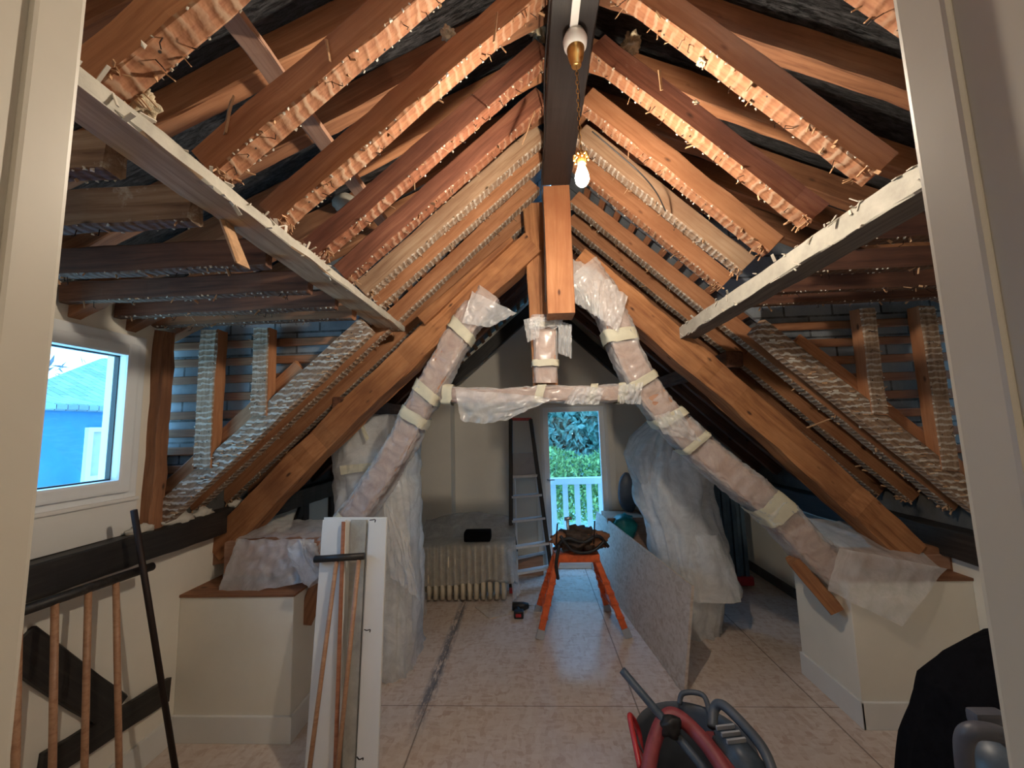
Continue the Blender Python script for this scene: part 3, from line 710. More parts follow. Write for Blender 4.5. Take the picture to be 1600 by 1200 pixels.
# shallow dormer rafters under the felt, with a runner plank below
for i, Y in enumerate([.50, .80, 1.06, 1.31, 1.56, 1.80, 2.02]):
    beam('dormer_rafter', (.11, Y, zsL(.11) + .055), (-2.05, Y, zsL(-2.05) + .055), .055, .11, 'rafter' if i % 2 == 0 else 'old', label=f'shallow rafter under the black felt on the left, {ordn[i]} from the doorway', cat='rafter', group='shallow rafters under the left felt')
for i, Y in enumerate([.60, .95, 1.25, 1.52, 1.75, 1.93, 2.12]):
    beam('dormer_rafter', (.28, Y, zsR(.28) + .055), (2.4, Y, zsR(2.4) + .055), .055, .11, 'rafter' if i % 2 else 'old', label=f'shallow rafter under the black felt on the right, {ordn[i]} from the doorway', cat='rafter', group='shallow rafters under the right felt')
a = PX(345, 0, -.72); c = PX(552, 300, -.72)
beam('runner_plank', (-.72, .75, a.z), (-.72, 1.95, a.z), .07, .022, 'pine', label='pinkish pine plank laid lengthways above the left rafters', cat='plank')
beam('short_plank', PY(455, 258, 1.62), PY(395, 290, 1.62), .02, .045, 'old', label='short sawn plank end in the dark above the left purlin', cat='plank')

# flat dormer ceiling joists
JL = [(.745, .095, 'old_dusty'), (.955, .11, 'old_dusty'), (1.245, .10, 'dark_old'), (1.50, .09, 'dark_old'), (1.72, .085, 'dark_old'), (1.90, .085, 'old')]
for i, (Y, h, mt) in enumerate(JL):
    o = beam('ceiling_joist', (-.885, Y, 2.165 + h / 2), (XL + .0, Y, 2.165 + h / 2), .042, h, [mt, 'lath_dim'], label=f'{"dusty" if i<2 else "dark" if i<5 else "brown"} joist of the left dormer ceiling, {ordn[i]} from the doorway', cat='joist', group='joists of the left dormer ceiling')
    debris(o, 1.05, .042, h, 10, 6, 0, False)
for i, (Y, h) in enumerate([(.80, .09), (1.02, .09), (1.31, .095), (1.58, .09), (1.83, .08), (2.02, .08)]):
    o = beam('ceiling_joist', (1.125, Y, 2.18 + h / 2), (XR - .01, Y, 2.18 + h / 2), .042, h, ['dark_old', 'lath_dim'], label=f'dark joist of the right dormer ceiling, {ordn[i]} from the doorway', cat='joist', group='joists of the right dormer ceiling')
    debris(o, 1.15, .042, h, 10, 6, 0, False)
a = PY(340, 340, 1.0); c = PY(370, 410, 1.0)
beam('dangling_offcut', (a.x, 1.02, a.z + .02), (c.x, 1.02, c.z), .045, .012, 'splinter', label='yellow wood offcut dangling between joists on the left', cat='offcut')

# cheeks: plastered trimmer rafter, studs and battens
def cheek_set(side, Y, xw, zu, studs, lab, X_up):
    x_hi = X_up
    p0, p1 = V((x_hi, Y, zu(x_hi) - .02)), V((xw, Y, zu(xw) - .02))
    o = beam('trimmer_rafter', p0, p1, .05, .11, ['lath_rough', 'lath_grey'], label=f'plaster-streaked sloping trimmer of the {lab} dormer cheek', cat='rafter', group='trimmers of the dormer cheeks', jit=.004)
    L = (p1 - p0).length; bm = bmesh.new()
    for i in range(80):
        x = L * R.random(); zz = R.uniform(-.05, .04); y = -.036
        ln = R.uniform(.010, .035); ang = R.uniform(-.35, .35)
        d = V((math.cos(-.75 + ang), 0, math.sin(-.75 + ang) * (1 if side < 0 else 1)))
        pw = o.matrix_basis @ V((x, 0, zz)); pw.y = Y - .026
        dw = V((math.cos(ang * .4), R.uniform(-.2, .05), math.sin(ang * .4))).normalized()
        obox(bm, pw - dw * ln / 2, pw + dw * ln / 2, .006, R.uniform(.003, .008), (0, .2, 1), mi=0 if R.random() < .45 else 1)
    q = wparts(o, 'lath_stubs', bm, ['plaster', 'splinter']); q['kind'] = 'stuff'
    for i, (sx, w_) in enumerate(studs):
        zb = zu(sx) + .02
        st = beam('cheek_stud', (sx, Y, zb), (sx, Y, 2.16), w_, .075, ['rafter', 'lath_grey'], up=(0, 1, 0), label=f'upright plaster-streaked stud of the {lab} dormer cheek, {"nearer the roof" if i==0 else "nearer the outer wall"}', cat='stud', group=f'studs of the {lab} dormer cheek')
        debris(st, 2.16 - zb, w_, .075, 8, 6, 0, False)
    k = 0; z = 1.22
    while z < 2.15:
        xx = (.11 - (3.05 - z) / .9) if side < 0 else (.28 + (3.0 - z) / .95)
        xa, xb_ = (xx - .1, xw - .02) if side < 0 else (xx + .1, xw + .1)
        if abs(xb_ - xa) > .12 and (xb_ - xa) * side > 0:
            beam('cheek_batten', (xa, Y + .077, z), (xb_, Y + .077, z), .018, .045, 'batten', label=f'horizontal brown batten behind the {lab} cheek studs', cat='batten', group=f'battens of the {lab} dormer cheek', seg=6, jit=.001)
        z += .098
cheek_set(-1, 2.0, XL - .05, zuL, [(-1.42, .085), (-1.71, .095)], 'left', -.86)
cheek_set(1, 2.10, XR - .05, zuR, [(1.77, .075), (2.07, .08)], 'right', 1.22)
beam('corner_post', (XL + .0, 1.95, 1.13), (XL + .0, 1.95, 2.15), .07, .07, ['old', 'lath_red'], up=(1, 0, 0), label='rough brown corner post beside the left window', cat='post', jit=.006)
for sd, Yb, za, lab in ((-1, 2.051, zuL, 'left'), (1, 2.151, zuR, 'right')):
    xa, xb_ = (-1.25, -1.99) if sd < 0 else (1.45, 2.25)
    beam('cheek_brace', (xa, Yb, za(xa) + .13), (xb_, Yb, za(xb_) + .13), .024, .085, 'rafter', label=f'orange brace behind the studs of the {lab} cheek', cat='brace', group='braces behind the cheek studs')

# wall plates
beam('wall_plate', (XL + .02, .4, 1.07), (XL + .02, 4.35, 1.07), .12, .135, 'blackwood', label='black painted wall plate running along the left wall under the window', cat='beam', group='black wall plates', jit=.004)
beam('wall_plate', (XR - .0, 2.1, .90), (XR - .0, 4.6, .90), .12, .15, 'blackwood', label='black painted wall plate along the right wall behind the wrapped brace', cat='beam', group='black wall plates', jit=.003)
beam('window_board', (XR - .05, 2.55, .78), (XR - .05, 4.3, .78), .10, .035, 'whitepaint', label='pale painted ledge under the black plate on the right wall', cat='ledge', jit=.001)
for (x, y, rr_, lab) in ((283, 790, .05, 'largest'), (322, 778, .035, 'middle'), (225, 845, .03, 'frontmost'), (375, 762, .03, 'rearmost')):
    bm = bmesh.new(); q = PX(x, y, XL + .05); blob(bm, (XL + .03, q.y, 1.15), rr_, .6, 2.5, 3, (.9, 1.8, .8), x); o = wthing('plaster_lump', bm, 'plaster', True); tag(o, f'crumbling cream plaster on top of the left wall plate, {lab} piece', 'plaster', 'plaster lumps on the left wall plate')
# black half timbering on the left wall
def wb(name, a, b_, w_, lab, cat='timber', g='black timbers framed into the left wall'):
    beam(name, a, b_, .03, w_, 'blackwood', label=lab, cat=cat, group=g, jit=.003)
xw = XL + .012
beam('wall_brace', PX(25, 1005, xw), PX(176, 1112, xw), .03, .125, 'blackwood', up=(0, .5, 1), label='black brace on the left wall sloping down behind the balusters', cat='timber', group='black timbers framed into the left wall')
a, c = PX(60, 1205, xw), PX(262, 1078, xw)
beam('wall_brace', a, c, .03, .115, 'blackwood', up=(0, .5, 1), label='black brace low on the left wall rising towards the plastered box', cat='timber', group='black timbers framed into the left wall')
for i, Y in enumerate((2.72, 3.3, 3.75)):
    beam('wall_stud', (xw, Y, 0.0), (xw, Y, 1.0), .09, .03, 'blackwood', up=(1, 0, 0), label=f'black upright on the left wall behind the boxed foot, {ordn[i]} going back', cat='timber', group='black timbers framed into the left wall')
beam('wall_brace', (xw, 2.78, .3), (xw, 3.26, .98), .03, .07, 'blackwood', up=(0, -.7, .7), label='slanting black brace between uprights at the back of the left wall', cat='timber', group='black timbers framed into the left wall')
beam('wall_brace', (xw, 3.8, .98), (xw, 4.25, .3), .03, .07, 'blackwood', up=(0, .7, .7), label='slanting black brace nearest the back wall on the left', cat='timber', group='black timbers framed into the left wall')
# gable timbers
beam('gable_rafter', (RX - .05, 4.29, 2.98), (-2.0, 4.29, 1.16), .08, .13, 'blackwood', label='black gable rafter on the left of the back wall', cat='rafter', group='black gable rafters')
beam('gable_rafter', (RX + .05, 4.55, 2.98), (2.25, 4.55, 1.02), .08, .13, 'blackwood', label='black gable rafter on the right of the back wall', cat='rafter', group='black gable rafters')
a = PY(1010, 690, 4.3)
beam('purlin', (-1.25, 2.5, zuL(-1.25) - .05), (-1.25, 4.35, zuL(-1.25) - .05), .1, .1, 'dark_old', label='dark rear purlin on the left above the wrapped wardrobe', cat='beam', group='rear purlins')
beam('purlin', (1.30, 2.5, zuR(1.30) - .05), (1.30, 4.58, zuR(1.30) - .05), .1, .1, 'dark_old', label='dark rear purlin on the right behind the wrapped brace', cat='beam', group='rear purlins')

# plastered boxes round the truss feet
def boxcase(name, lo, hi, inner, label):
    root = empty(name, ((lo[0] + hi[0]) / 2, lo[1], 0)); tag(root, label, 'plastered box', 'plastered boxes round the truss feet')
    wparts(root, 'box_body', bxm(lo, hi, .006), 'wall')
    s_ = -1 if inner == 'lo' else 1
    x_in = lo[0] if inner == 'lo' else hi[0]
    bm = bmesh.new(); box(bm, (lo[0] - (.015 if inner == 'lo' else 0), lo[1] - .015, 0), (hi[0] + (.015 if inner == 'hi' else 0), lo[1], .13), .004)
    box(bm, (min(x_in, x_in + s_ * .015), lo[1] - .015, 0), (max(x_in, x_in + s_ * .015), hi[1], .13), .004); wparts(root, 'skirting', bm, 'whitepaint')
    wparts(root, 'wooden_cap', bxm((lo[0] - .004, lo[1] - .006, hi[2]), (hi[0] + .006, hi[1], hi[2] + .014), .003), 'old')
    return root
boxcase('truss_foot_box', (XL, 2.15, 0), (-1.31, 2.62, .72), 'hi', 'cream plastered box on the left, wrapped beam end resting on it')
boxcase('truss_foot_box', (1.665, 2.27, 0), (XR, 2.72, .72), 'lo', 'cream plastered box on the right with plastic drooping over it')
# baseboards
bm = bmesh.new(); box(bm, (XL, .4, 0), (XL + .015, 2.13, .13), .003); S('baseboard_left', bm, 'whitepaint')
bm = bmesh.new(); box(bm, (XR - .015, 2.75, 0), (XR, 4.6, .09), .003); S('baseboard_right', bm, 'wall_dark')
bm = bmesh.new(); box(bm, (-.9, 4.585, 0), (.09, 4.6, .10), .003); S('baseboard_back', bm, 'whitepaint')

# ================================================================== WRAPPED TRUSS MEMBERS
def wrapped(name, pts, label, hw, bands, sl=None, matn='sheet', core='pine', wr=.016, group='plastic-wrapped truss timbers', ch=0, flare=None):
    P_ = [V(p) for p in pts]
    root = empty(name, P_[0]); tag(root, label, 'wrapped beam', group)
    bm = bmesh.new(); path = smooth_path(P_, 6)
    # timber core: squared section swept along the path
    rings = []
    for i, p in enumerate(path):
        d = (path[min(i + 1, len(path) - 1)] - path[max(i - 1, 0)]).normalized(); u = V((0, 1, 0)); w_ = d.cross(u).normalized()
        hh = hw * .84; rings.append([bm.verts.new(p + u * a_ * hh + w_ * b_ * hh) for a_, b_ in ((-1, -1), (1, -1), (1, 1), (-1, 1))])
    for a_, b_ in zip(rings, rings[1:]):
        for k in range(4): bm.faces.new((a_[k], a_[(k + 1) % 4], b_[(k + 1) % 4], b_[k]))
    bm.faces.new(rings[0][::-1]); bm.faces.new(rings[-1]); wparts(root, 'timber', bm, core)
    sleeve('plastic_wrap', P_, hw, hw, matn, root, wr, per=.011, seg=72, seed=sum(map(ord, name)) % 17 + R.randint(0, 9), flare=flare)
    for f0, f1, tl in bands: tape_band(root, P_, f0 + (f1 - f0) * .15, f1 - (f1 - f0) * .15, hw + .010, hw + .010, seed=R.randint(0, 50), tilt=tl)
    return root
YC = YT - .02
def C(x, y): return PY(x, y, YC)
wl = wrapped('wrapped_brace', [C(765, 462), C(722, 520), C(668, 615), C(622, 705), C(570, 785), C(508, 868)], 'plastic-wrapped curved brace left of the king post, leaning over the white planks', .080,
             [(.13, .18, .02), (.36, .41, .02), (.45, .50, .01), (.84, .90, 0)], flare=lambda f: 1 + .12 * max(0, f - .5))
wr_ = wrapped('wrapped_brace', [C(905, 430), C(948, 480), C(985, 570), C(1040, 650), C(1120, 725), C(1205, 795), C(1285, 880), C(1345, 925)], 'plastic-wrapped curved brace sweeping down to the right-hand box', .086,
              [(.17, .215, .02), (.30, .33, .0), (.405, .44, .02), (.49, .515, .01), (.69, .77, .01)], flare=lambda f: 1 + .22 * max(0, f - .45) + (.45 * (.12 - f) / .12 if f < .12 else 0))
wc = wrapped('wrapped_collar', [C(690, 616), C(760, 620), C(850, 616), C(930, 616), C(1005, 613)], 'plastic-wrapped collar beam crossing below the king post', .05,
             [(.0, .07, 0), (.46, .52, .02), (.72, .77, .02), (.86, .92, .01)], wr=.010)
wk = wrapped('wrapped_king_post', [C(852, 600), C(852, 560), C(852, 497)], 'plastic-wrapped lower king post standing on the collar beam', .072,
             [(.22, .36, 0), (.80, .92, 0)], wr=.008, flare=lambda f: 1 + (.25 * (f - .9) / .1 if f > .9 else 0))
# loose flaps belonging to the wraps
def flap(parent, pa, pb, pc, pd, **kw):
    Yp = kw.pop('Y', YC - .1)
    wparts(parent, 'loose_plastic', sheet(*[PY(*q[:2], q[2] if len(q) > 2 else Yp) for q in (pa, pb, pc, pd)], **kw), 'sheet_loose', True)
flap(wl, (738, 455), (808, 490), (765, 512), (722, 505), amp=.012, seed=3)
flap(wc, (712, 608), (868, 622), (800, 652), (720, 655), amp=.018, sag=.03, seed=8)
flap(wc, (898, 604), (945, 606), (935, 632), (880, 632), amp=.015, seed=14)
flap(wc, (965, 602), (1004, 598), (1000, 632), (968, 630), amp=.015, seed=15)
flap(wk, (872, 500), (893, 508), (893, 560), (872, 552), amp=.010, seed=21)
flap(wk, (818, 500), (845, 492), (842, 528), (824, 535), amp=.010, seed=22)
flap(wk, (828, 498), (880, 494), (878, 512), (826, 514), amp=.014, seed=23)
flap(wr_, (888, 400), (930, 425), (940, 500), (893, 470), amp=.02, seed=31)
flap(wr_, (930, 420), (980, 465), (965, 520), (925, 490), amp=.02, seed=32)
flap(wr_, (1020, 650), (1060, 640), (1095, 690), (1035, 678), amp=.015, seed=33)
# wrapped beam ends on the boxes
bl = empty('wrapped_beam_end', (-1.55, 2.4, .74)); tag(bl, 'plastic-draped short beam end lying on the left box', 'wrapped beam', 'draped beam ends on the boxes')
beam('timber', (XL + .1, YT, .86), (-1.18, YT, .86), .2, .2, 'pine', parent=bl)
A = [PY(338, 935, 2.2), PY(498, 905, 2.2), PY(492, 842, 2.28), PY(372, 842, 2.28)]
bm = sheet(*A, nu=40, nv=24, amp=.012, fr=7, seed=41); wparts(bl, 'plastic_panel', bm, 'sheet_loose', True)
bm = sheet(PY(372, 842, 2.28), PY(492, 842, 2.28), V((-1.2, 2.58, 1.02)), V((-1.75, 2.58, 1.02)), nu=30, nv=12, amp=.01, seed=42, nrm=(0, 0, 1)); wparts(bl, 'plastic_panel', bm, 'sheet_loose', True)
bm = sheet(PY(338, 935, 2.2), PY(372, 842, 2.28), V((-1.75, 2.58, 1.02)), V((-1.86, 2.58, .76)), nu=16, nv=12, amp=.01, seed=43, nrm=(-1, 0, 0)); wparts(bl, 'plastic_panel', bm, 'sheet_loose', True)
sleeve('plastic_knot', [PY(470, 850, 2.27), PY(480, 875, 2.24), PY(500, 905, 2.22)], .045, .05, 'sheet_loose', bl, .02, seed=5)
br = empty('wrapped_beam_end', (1.95, 2.4, .74)); tag(br, 'plastic-draped beam end drooping over the front of the right box', 'wrapped beam', 'draped beam ends on the boxes')
beam('timber', (1.66, YT, .785), (XR - .02, YT, .785), .15, .08, 'pine', parent=br)
bm = sheet(PY(1292, 922, 2.24), PY(1408, 978, 2.2), PY(1478, 888, 2.25), PY(1310, 856, 2.3), nu=44, nv=30, amp=.007, fr=4, seed=51); wparts(br, 'plastic_panel', bm, 'sheet_loose', True)
bm = sheet(PY(1318, 862, 2.3), PY(1472, 890, 2.25), V((2.2, 2.6, .92)), V((1.6, 2.6, .98)), nu=30, nv=12, amp=.006, seed=52, nrm=(0, 0, 1)); wparts(br, 'plastic_panel', bm, 'sheet_loose', True)
# bare brace feet
a, c = PY(492, 905, 2.30), PY(478, 985, 2.20)
beam('brace_foot', PY(505, 900, 2.34), PY(474, 968, 2.30), .12, .10, 'old', label='bare brown brace foot beside the left box, behind the white planks', cat='timber', group='bare brace feet')
beam('brace_foot', PY(1238, 872, 2.40), PY(1304, 950, 2.33), .12, .07, 'oak', label='bare oak brace foot sticking out below the plastic on the right', cat='timber', group='bare brace feet', jit=.001)
for s_, a, c, lab in ((-1, (300, 868), (420, 850), 'left'), (1, (1500, 880), (1400, 855), 'right')):
    beam('tie_end', PY(*a, 2.44), PY(*c, 2.44), .15, .12, 'old', label=f'rough brown tie end under the foot of the {lab} principal rafter', cat='timber', group='rough tie ends')

# ================================================================== LAMP and added fill light
BY = 1.27; B = PY(909, 268, BY)
fx = empty('ceiling_rose_lamp', (B.x, BY, 3.0)); tag(fx, 'white globe lamp base with a brass cap on the ridge beam, chain hanging from it', 'lamp')
bm = bmesh.new(); lathe(bm, [(.004, .0), (.034, -.002), (.044, -.03), (.040, -.055), (.028, -.07), (.004, -.072)], (B.x, BY, 3.0)); wparts(fx, 'white_globe', bm, 'porcelain', True)
bm = bmesh.new(); lathe(bm, [(.004, -.05), (.031, -.052), (.033, -.06), (.025, -.105), (.018, -.11), (.018, -.128), (.013, -.132), (.003, -.132)], (B.x, BY, 3.0)); wparts(fx, 'brass_cap', bm, 'brass', True)
bm = bmesh.new(); z = 2.868; i = 0
while z > B.z + .075:
    r = .009; pts = [V((B.x + (r * .55 * math.cos(a) if i % 2 else 0), BY + (0 if i % 2 else r * .55 * math.cos(a)), z - r + r * 1.25 * math.sin(a))) for a in (2 * math.pi * k / 8 for k in range(9))]
    tube(bm, pts, .0014, 5, False); z -= .0175; i += 1
wparts(fx, 'chain', bm, 'brass', True)
bm = bmesh.new(); tube(bm, smooth_path([(B.x, BY, 2.87), (B.x + .006, BY, 2.75), (B.x - .003, BY - .002, 2.66), (B.x + .003, BY, B.z + .06)], 6), .0014, 6); wparts(fx, 'flex', bm, 'nail', True)
bm = bmesh.new(); lathe(bm, [(.002, .075), (.010, .074), (.012, .062), (.014, .060), (.014, .030), (.012, .028), (.002, .028)], tuple(B)); ho = wparts(fx, 'bulb_holder', bm, 'brass', True)
bm = bmesh.new()
for k in range(8):
    a = 2 * math.pi * k / 8; d = V((math.cos(a), math.sin(a), 0)); q = B + V((0, 0, .058)); tube(bm, smooth_path([q + d * .008, q + d * .022 + V((0, 0, .004)), q + d * .026 - V((0, 0, .008)), q + d * .024 - V((0, 0, .018))], 3), .0035, 6)
wparts(ho, 'petal_ring', bm, 'brass', True)
bm = bmesh.new(); lathe(bm, [(.003, .028), (.010, .027), (.013, .015), (.021, -.008), (.024, -.024), (.021, -.040), (.012, -.051), (.002, -.054)], tuple(B), 14); wparts(fx, 'lit_bulb', bm, 'bulb', True)
cd = bmesh.new(); box(cd, (B.x - .022, .5, 2.985), (B.x + .006, BY - .03, 3.0), .003); o = wthing('cable_trunking', cd, 'porcelain'); tag(o, 'white cable trunking along the underside of the ridge beam', 'trunking')
bm = bmesh.new(); tube(bm, smooth_path([(.108, .5, 3.02), (.112, 1.0, 3.0), (.10, 1.4, 2.99), (.112, 1.8, 3.0), (.105, 2.1, 2.98), (.115, 2.16, 2.75), (.105, 2.17, 2.3)], 8), .003, 6)
o = wthing('electric_cable', bm, 'black', True); tag(o, 'thin black cable running along the left edge of the ridge beam', 'cable')
bm = bmesh.new(); tube(bm, smooth_path([PY(925, 205, 1.62), PY(960, 235, 1.64), PY(1000, 270, 1.66), PY(1025, 300, 1.70), PY(1040, 330, 1.75)], 8), .003, 6)
o = wthing('electric_cable', bm, 'black', True); tag(o, 'slack dark cable across the rafters right of the bulb', 'cable')
ll = empty('added_fill_light', (.3, -1.0, 2.5)); tag(ll, 'added fill-light globe, unseen above the landing behind the viewpoint', 'lamp')  # fill light added out of view, no known lamp of the house
bm = bmesh.new(); lathe(bm, [(.01, 0), (.06, -.002), (.06, -.02), (.01, -.022)], (.3, -1.0, 2.5)); wparts(ll, 'fill_base', bm, 'porcelain')
bm = bmesh.new(); lathe(bm, [(.01, -.02), (.06, -.03), (.10, -.08), (.11, -.12), (.08, -.19), (.01, -.22)], (.3, -1.0, 2.5)); wparts(ll, 'fill_globe', bm, 'added_fill_light', True)

# insulation tufts and plaster lumps
for (x, y, Y, r, lab) in [(843, 45, 1.42, .045, 'large pale insulation tuft left of the ridge beam'), (985, 70, 1.40, .032, 'insulation tuft in the dark right of the ridge beam'), (945, 92, 1.45, .024, 'greyish insulation tuft hanging beside the ridge right side'),
                          (700, 52, 1.17, .02, 'small white tuft stuck on the second left rafter'), (1098, 95, 1.13, .014, 'small pale tuft under the second right rafter'), (1084, 165, 1.36, .016, 'pale tuft on the rough reddish right rafter'),
                          (740, 155, 1.42, .014, 'small pale tuft on the reddish left rafter'), (212, 152, .72, .03, 'woolly tuft lodged behind the left purlin')]:
    bm = bmesh.new(); blob(bm, PY(x, y, Y), r, .7, 2.2, 4, seed=x); o = wthing('insulation_tuft', bm, 'wool', True); tag(o, lab, 'insulation')
bm = bmesh.new(); blob(bm, PY(540, 318, 1.75), .055, .12, 3, 3, (1.1, .9, .85), 5); o = wthing('plaster_ball', bm, 'limepaint', True); tag(o, 'rounded dusty bundle lodged between the left rafters', 'bundle')
bm = bmesh.new(); q = PY(242, 118, .75); vs = [bm.verts.new(q + V(p)) for p in ((0, 0, 0), (.022, .002, -.012), (.008, .006, .004), (.002, -.006, .008))]
for a in ((0, 1, 2), (0, 3, 1), (1, 3, 2), (0, 2, 3)): bm.faces.new([vs[i] for i in a])
o = wthing('plaster_shard', bm, 'plaster'); tag(o, 'white plaster shard hanging at the top left', 'shard')
for (a, c, w_, Y, lab) in [((362, 155), (350, 210), .03, .95, 'split offcut nailed to the first whole left rafter'), ((510, 62), (515, 95), .008, .93, 'thin dark splint across the first left rafter'), ((776, 20), (772, 66), .012, 1.16, 'pale splint dangling at the top of the second left rafter'),
                        ((835, 175), (816, 225), .012, 1.6, 'thin lath splint dangling near the ridge on the left'), ((1030, 110), (1034, 140), .01, 1.35, 'short splint under the reddish right rafter'), ((1345, 645), (1345, 668), .016, 2.2, 'white plastic tag hanging from the right rafters'),
                        ((1296, 655), (1262, 668), .015, 2.1, 'pale splint sticking out of the right trimmer')]:
    p, q = PY(*a, Y - .04), PY(*c, Y - .05)
    beam('wood_splint', p, q, w_, .004, 'splinter' if 'white' not in lab else 'plaster', label=lab, cat='splint', seg=4, jit=.002, ch=.001)

# ================================================================== COVERED FURNITURE
def rope(pts, r): 
    bm = bmesh.new(); tube(bm, smooth_path(pts, 8), r, 8); return bm
wd = empty('wrapped_wardrobe', (-1.12, 2.9, 0)); tag(wd, 'tall plastic-wrapped furniture on the left behind the white planks', 'wrapped furniture')
wparts(wd, 'furniture', bxm((-1.36, 2.74, .04), (-.93, 3.12, 1.66), .03), 'whitepaint')
bm = loft([(0, -1.12, 2.9, .26, .27), (.04, -1.12, 2.88, .25, .27), (.35, -1.12, 2.88, .265, .26), (.9, -1.12, 2.88, .25, .24), (1.22, -1.13, 2.88, .245, .235), (1.26, -1.13, 2.88, .235, .225), (1.32, -1.13, 2.88, .25, .235), (1.66, -1.14, 2.88, .27, .235), (1.70, -1.14, 2.88, .24, .21), (1.712, -1.14, 2.88, .1, .1), (1.712, -1.14, 2.88, .002, .002)], wr=.028, fr=6, seed=3, vfold=.5, e=.5)
wparts(wd, 'plastic_cover', bm, 'cover', True)
wparts(wd, 'tape_strip', sheet(PY(533, 742, 2.60), PY(590, 733, 2.60), PY(592, 722, 2.60), PY(531, 728, 2.60), 12, 3, .004, seed=2), 'tape')
wparts(wd, 'tape_strip', sheet(PY(562, 664, 2.60), PY(572, 690, 2.60), PY(577, 685, 2.60), PY(568, 664, 2.60), 6, 3, .004, seed=3), 'tape')
wparts(wd, 'loose_plastic', sheet(PY(598, 775, 2.62), PY(640, 850, 2.62), PY(655, 935, 2.60), PY(612, 900, 2.60), 24, 24, .02, seed=12), 'sheet_loose', True)
wparts(wd, 'loose_plastic', sheet(PZ(640, 955, .0) + V((0, -.1, .02)), PZ(672, 955, .0) + V((0, -.1, .02)), PY(668, 925, 3.4), PY(645, 920, 3.4), 16, 10, .02, seed=13), 'sheet_loose', True)

cv = empty('covered_furniture', (1.12, 3.3, 0)); tag(cv, 'bulky plastic-covered furniture standing behind the leaning board on the right', 'wrapped furniture')
wparts(cv, 'furniture', bxm((1.05, 3.25, .03), (1.36, 3.55, 1.2), .06), 'whitepaint')
bm = loft([(0.0, 1.17, 3.32, .20, .2), (.05, 1.17, 3.32, .20, .20), (.2, 1.19, 3.32, .20, .22), (.32, 1.22, 3.32, .22, .23), (.42, 1.23, 3.32, .24, .24), (.62, 1.22, 3.32, .25, .24), (.78, 1.20, 3.34, .24, .24), (.9, 1.16, 3.34, .26, .24), (1.1, 1.14, 3.34, .27, .24), (1.30, 1.14, 3.34, .26, .23), (1.37, 1.14, 3.34, .22, .2), (1.40, 1.14, 3.34, .12, .1), (1.40, 1.14, 3.34, .003, .003)], wr=.04, fr=5, seed=21, vfold=.8, e=.75)
wparts(cv, 'plastic_cover', bm, 'cover', True)
bm = loft([(1.08, .95, 3.28, .02, .02), (1.12, .95, 3.28, .09, .09), (1.2, .96, 3.28, .14, .12), (1.34, .98, 3.28, .19, .14), (1.48, 1.02, 3.28, .16, .13), (1.58, 1.08, 3.28, .10, .10), (1.64, 1.12, 3.28, .04, .04), (1.66, 1.12, 3.28, .003, .003)], wr=.045, fr=4, seed=33, e=.9)
wparts(cv, 'plastic_balloon', bm, 'sheet_loose', True)
bm = loft([(.30, 1.30, 3.24, .20, .22), (.33, 1.30, 3.24, .20, .21), (.5, 1.28, 3.26, .19, .2), (.75, 1.24, 3.28, .17, .2)], wr=.03, fr=5, seed=36, cap=False)
wparts(cv, 'plastic_skirt', bm, 'cover', True)

# radiator under a dust sheet, black pouch on top
ra = empty('radiator', (-.70, 3.85, 0)); tag(ra, 'cream column radiator draped with a grey dust sheet at the back wall', 'radiator')
rx0, rx1, ry = PZ(650, 940, .05).x, PZ(792, 938, .05).x, 3.80
n = 13
for k in range(n):
    cx = rx0 + (rx1 - rx0) * (k + .5) / n; bm = bmesh.new()
    for yy in (ry - .05, ry + .03, ry + .11): tube(bm, smooth_path([(cx, yy, .03), (cx, yy, .25), (cx, yy, .47)], 2), .022, 10)
    box(bm, (cx - .02, ry - .06, .41), (cx + .02, ry + .12, .50), .018); box(bm, (cx - .02, ry - .06, .05), (cx + .02, ry + .12, .12), .018)
    wparts(ra, 'column', bm, 'radiator', True)
ds = empty('dust_sheet', (-.7, 3.8, .2)); tag(ds, 'grey translucent dust sheet over the radiator, hanging in ribs', 'dust sheet')
bm = bmesh.new(); g = []; nx, nz = 110, 34
prof = [(3.715, .16), (3.715, .50), (3.76, .525), (3.93, .54), (4.0, .58), (4.15, .66), (4.30, .62)]
def prof_at(f):
    L = [0]
    for a, b_ in zip(prof, prof[1:]): L.append(L[-1] + math.dist(a, b_))
    s_ = f * L[-1]
    for i in range(1, len(L)):
        if L[i] >= s_ - 1e-9: q = (s_ - L[i - 1]) / (L[i] - L[i - 1]); return prof[i - 1][0] + (prof[i][0] - prof[i - 1][0]) * q, prof[i - 1][1] + (prof[i][1] - prof[i - 1][1]) * q
for i in range(nx + 1):
    u = i / nx; x = rx0 - .04 + (rx1 - rx0 + .10) * u; row = []
    for j in range(nz + 1):
        y, z = prof_at(j / nz)
        rib = .010 * math.cos((x - rx0) / ((rx1 - rx0) / n) * 2 * math.pi + math.pi) if z < .51 and y < 3.75 else 0
        if j == 0: z += .03 * noise.noise(V((x * 6, 1, 0))) + .05 * (u - .2)
        if y > 3.95: z += .06 * math.sin(math.pi * min(1, max(0, (u - .05) / .9))) + .03 * noise.noise(V((x * 5, y * 5, 3)))
        row.append(bm.verts.new((x + (.05 * max(0, u - .9) * 10 * (1 - j / nz)), y + rib + .012 * noise.noise(V((x * 7, z * 7, 2))) - (.06 * max(0, u - .85) * 6 if z < .5 else 0), z)))
    g.append(row)
for i in range(nx):
    for j in range(nz): bm.faces.new((g[i][j], g[i + 1][j], g[i + 1][j + 1], g[i][j + 1]))
wparts(ds, 'sheet_body', bm, 'cover_grey', True)
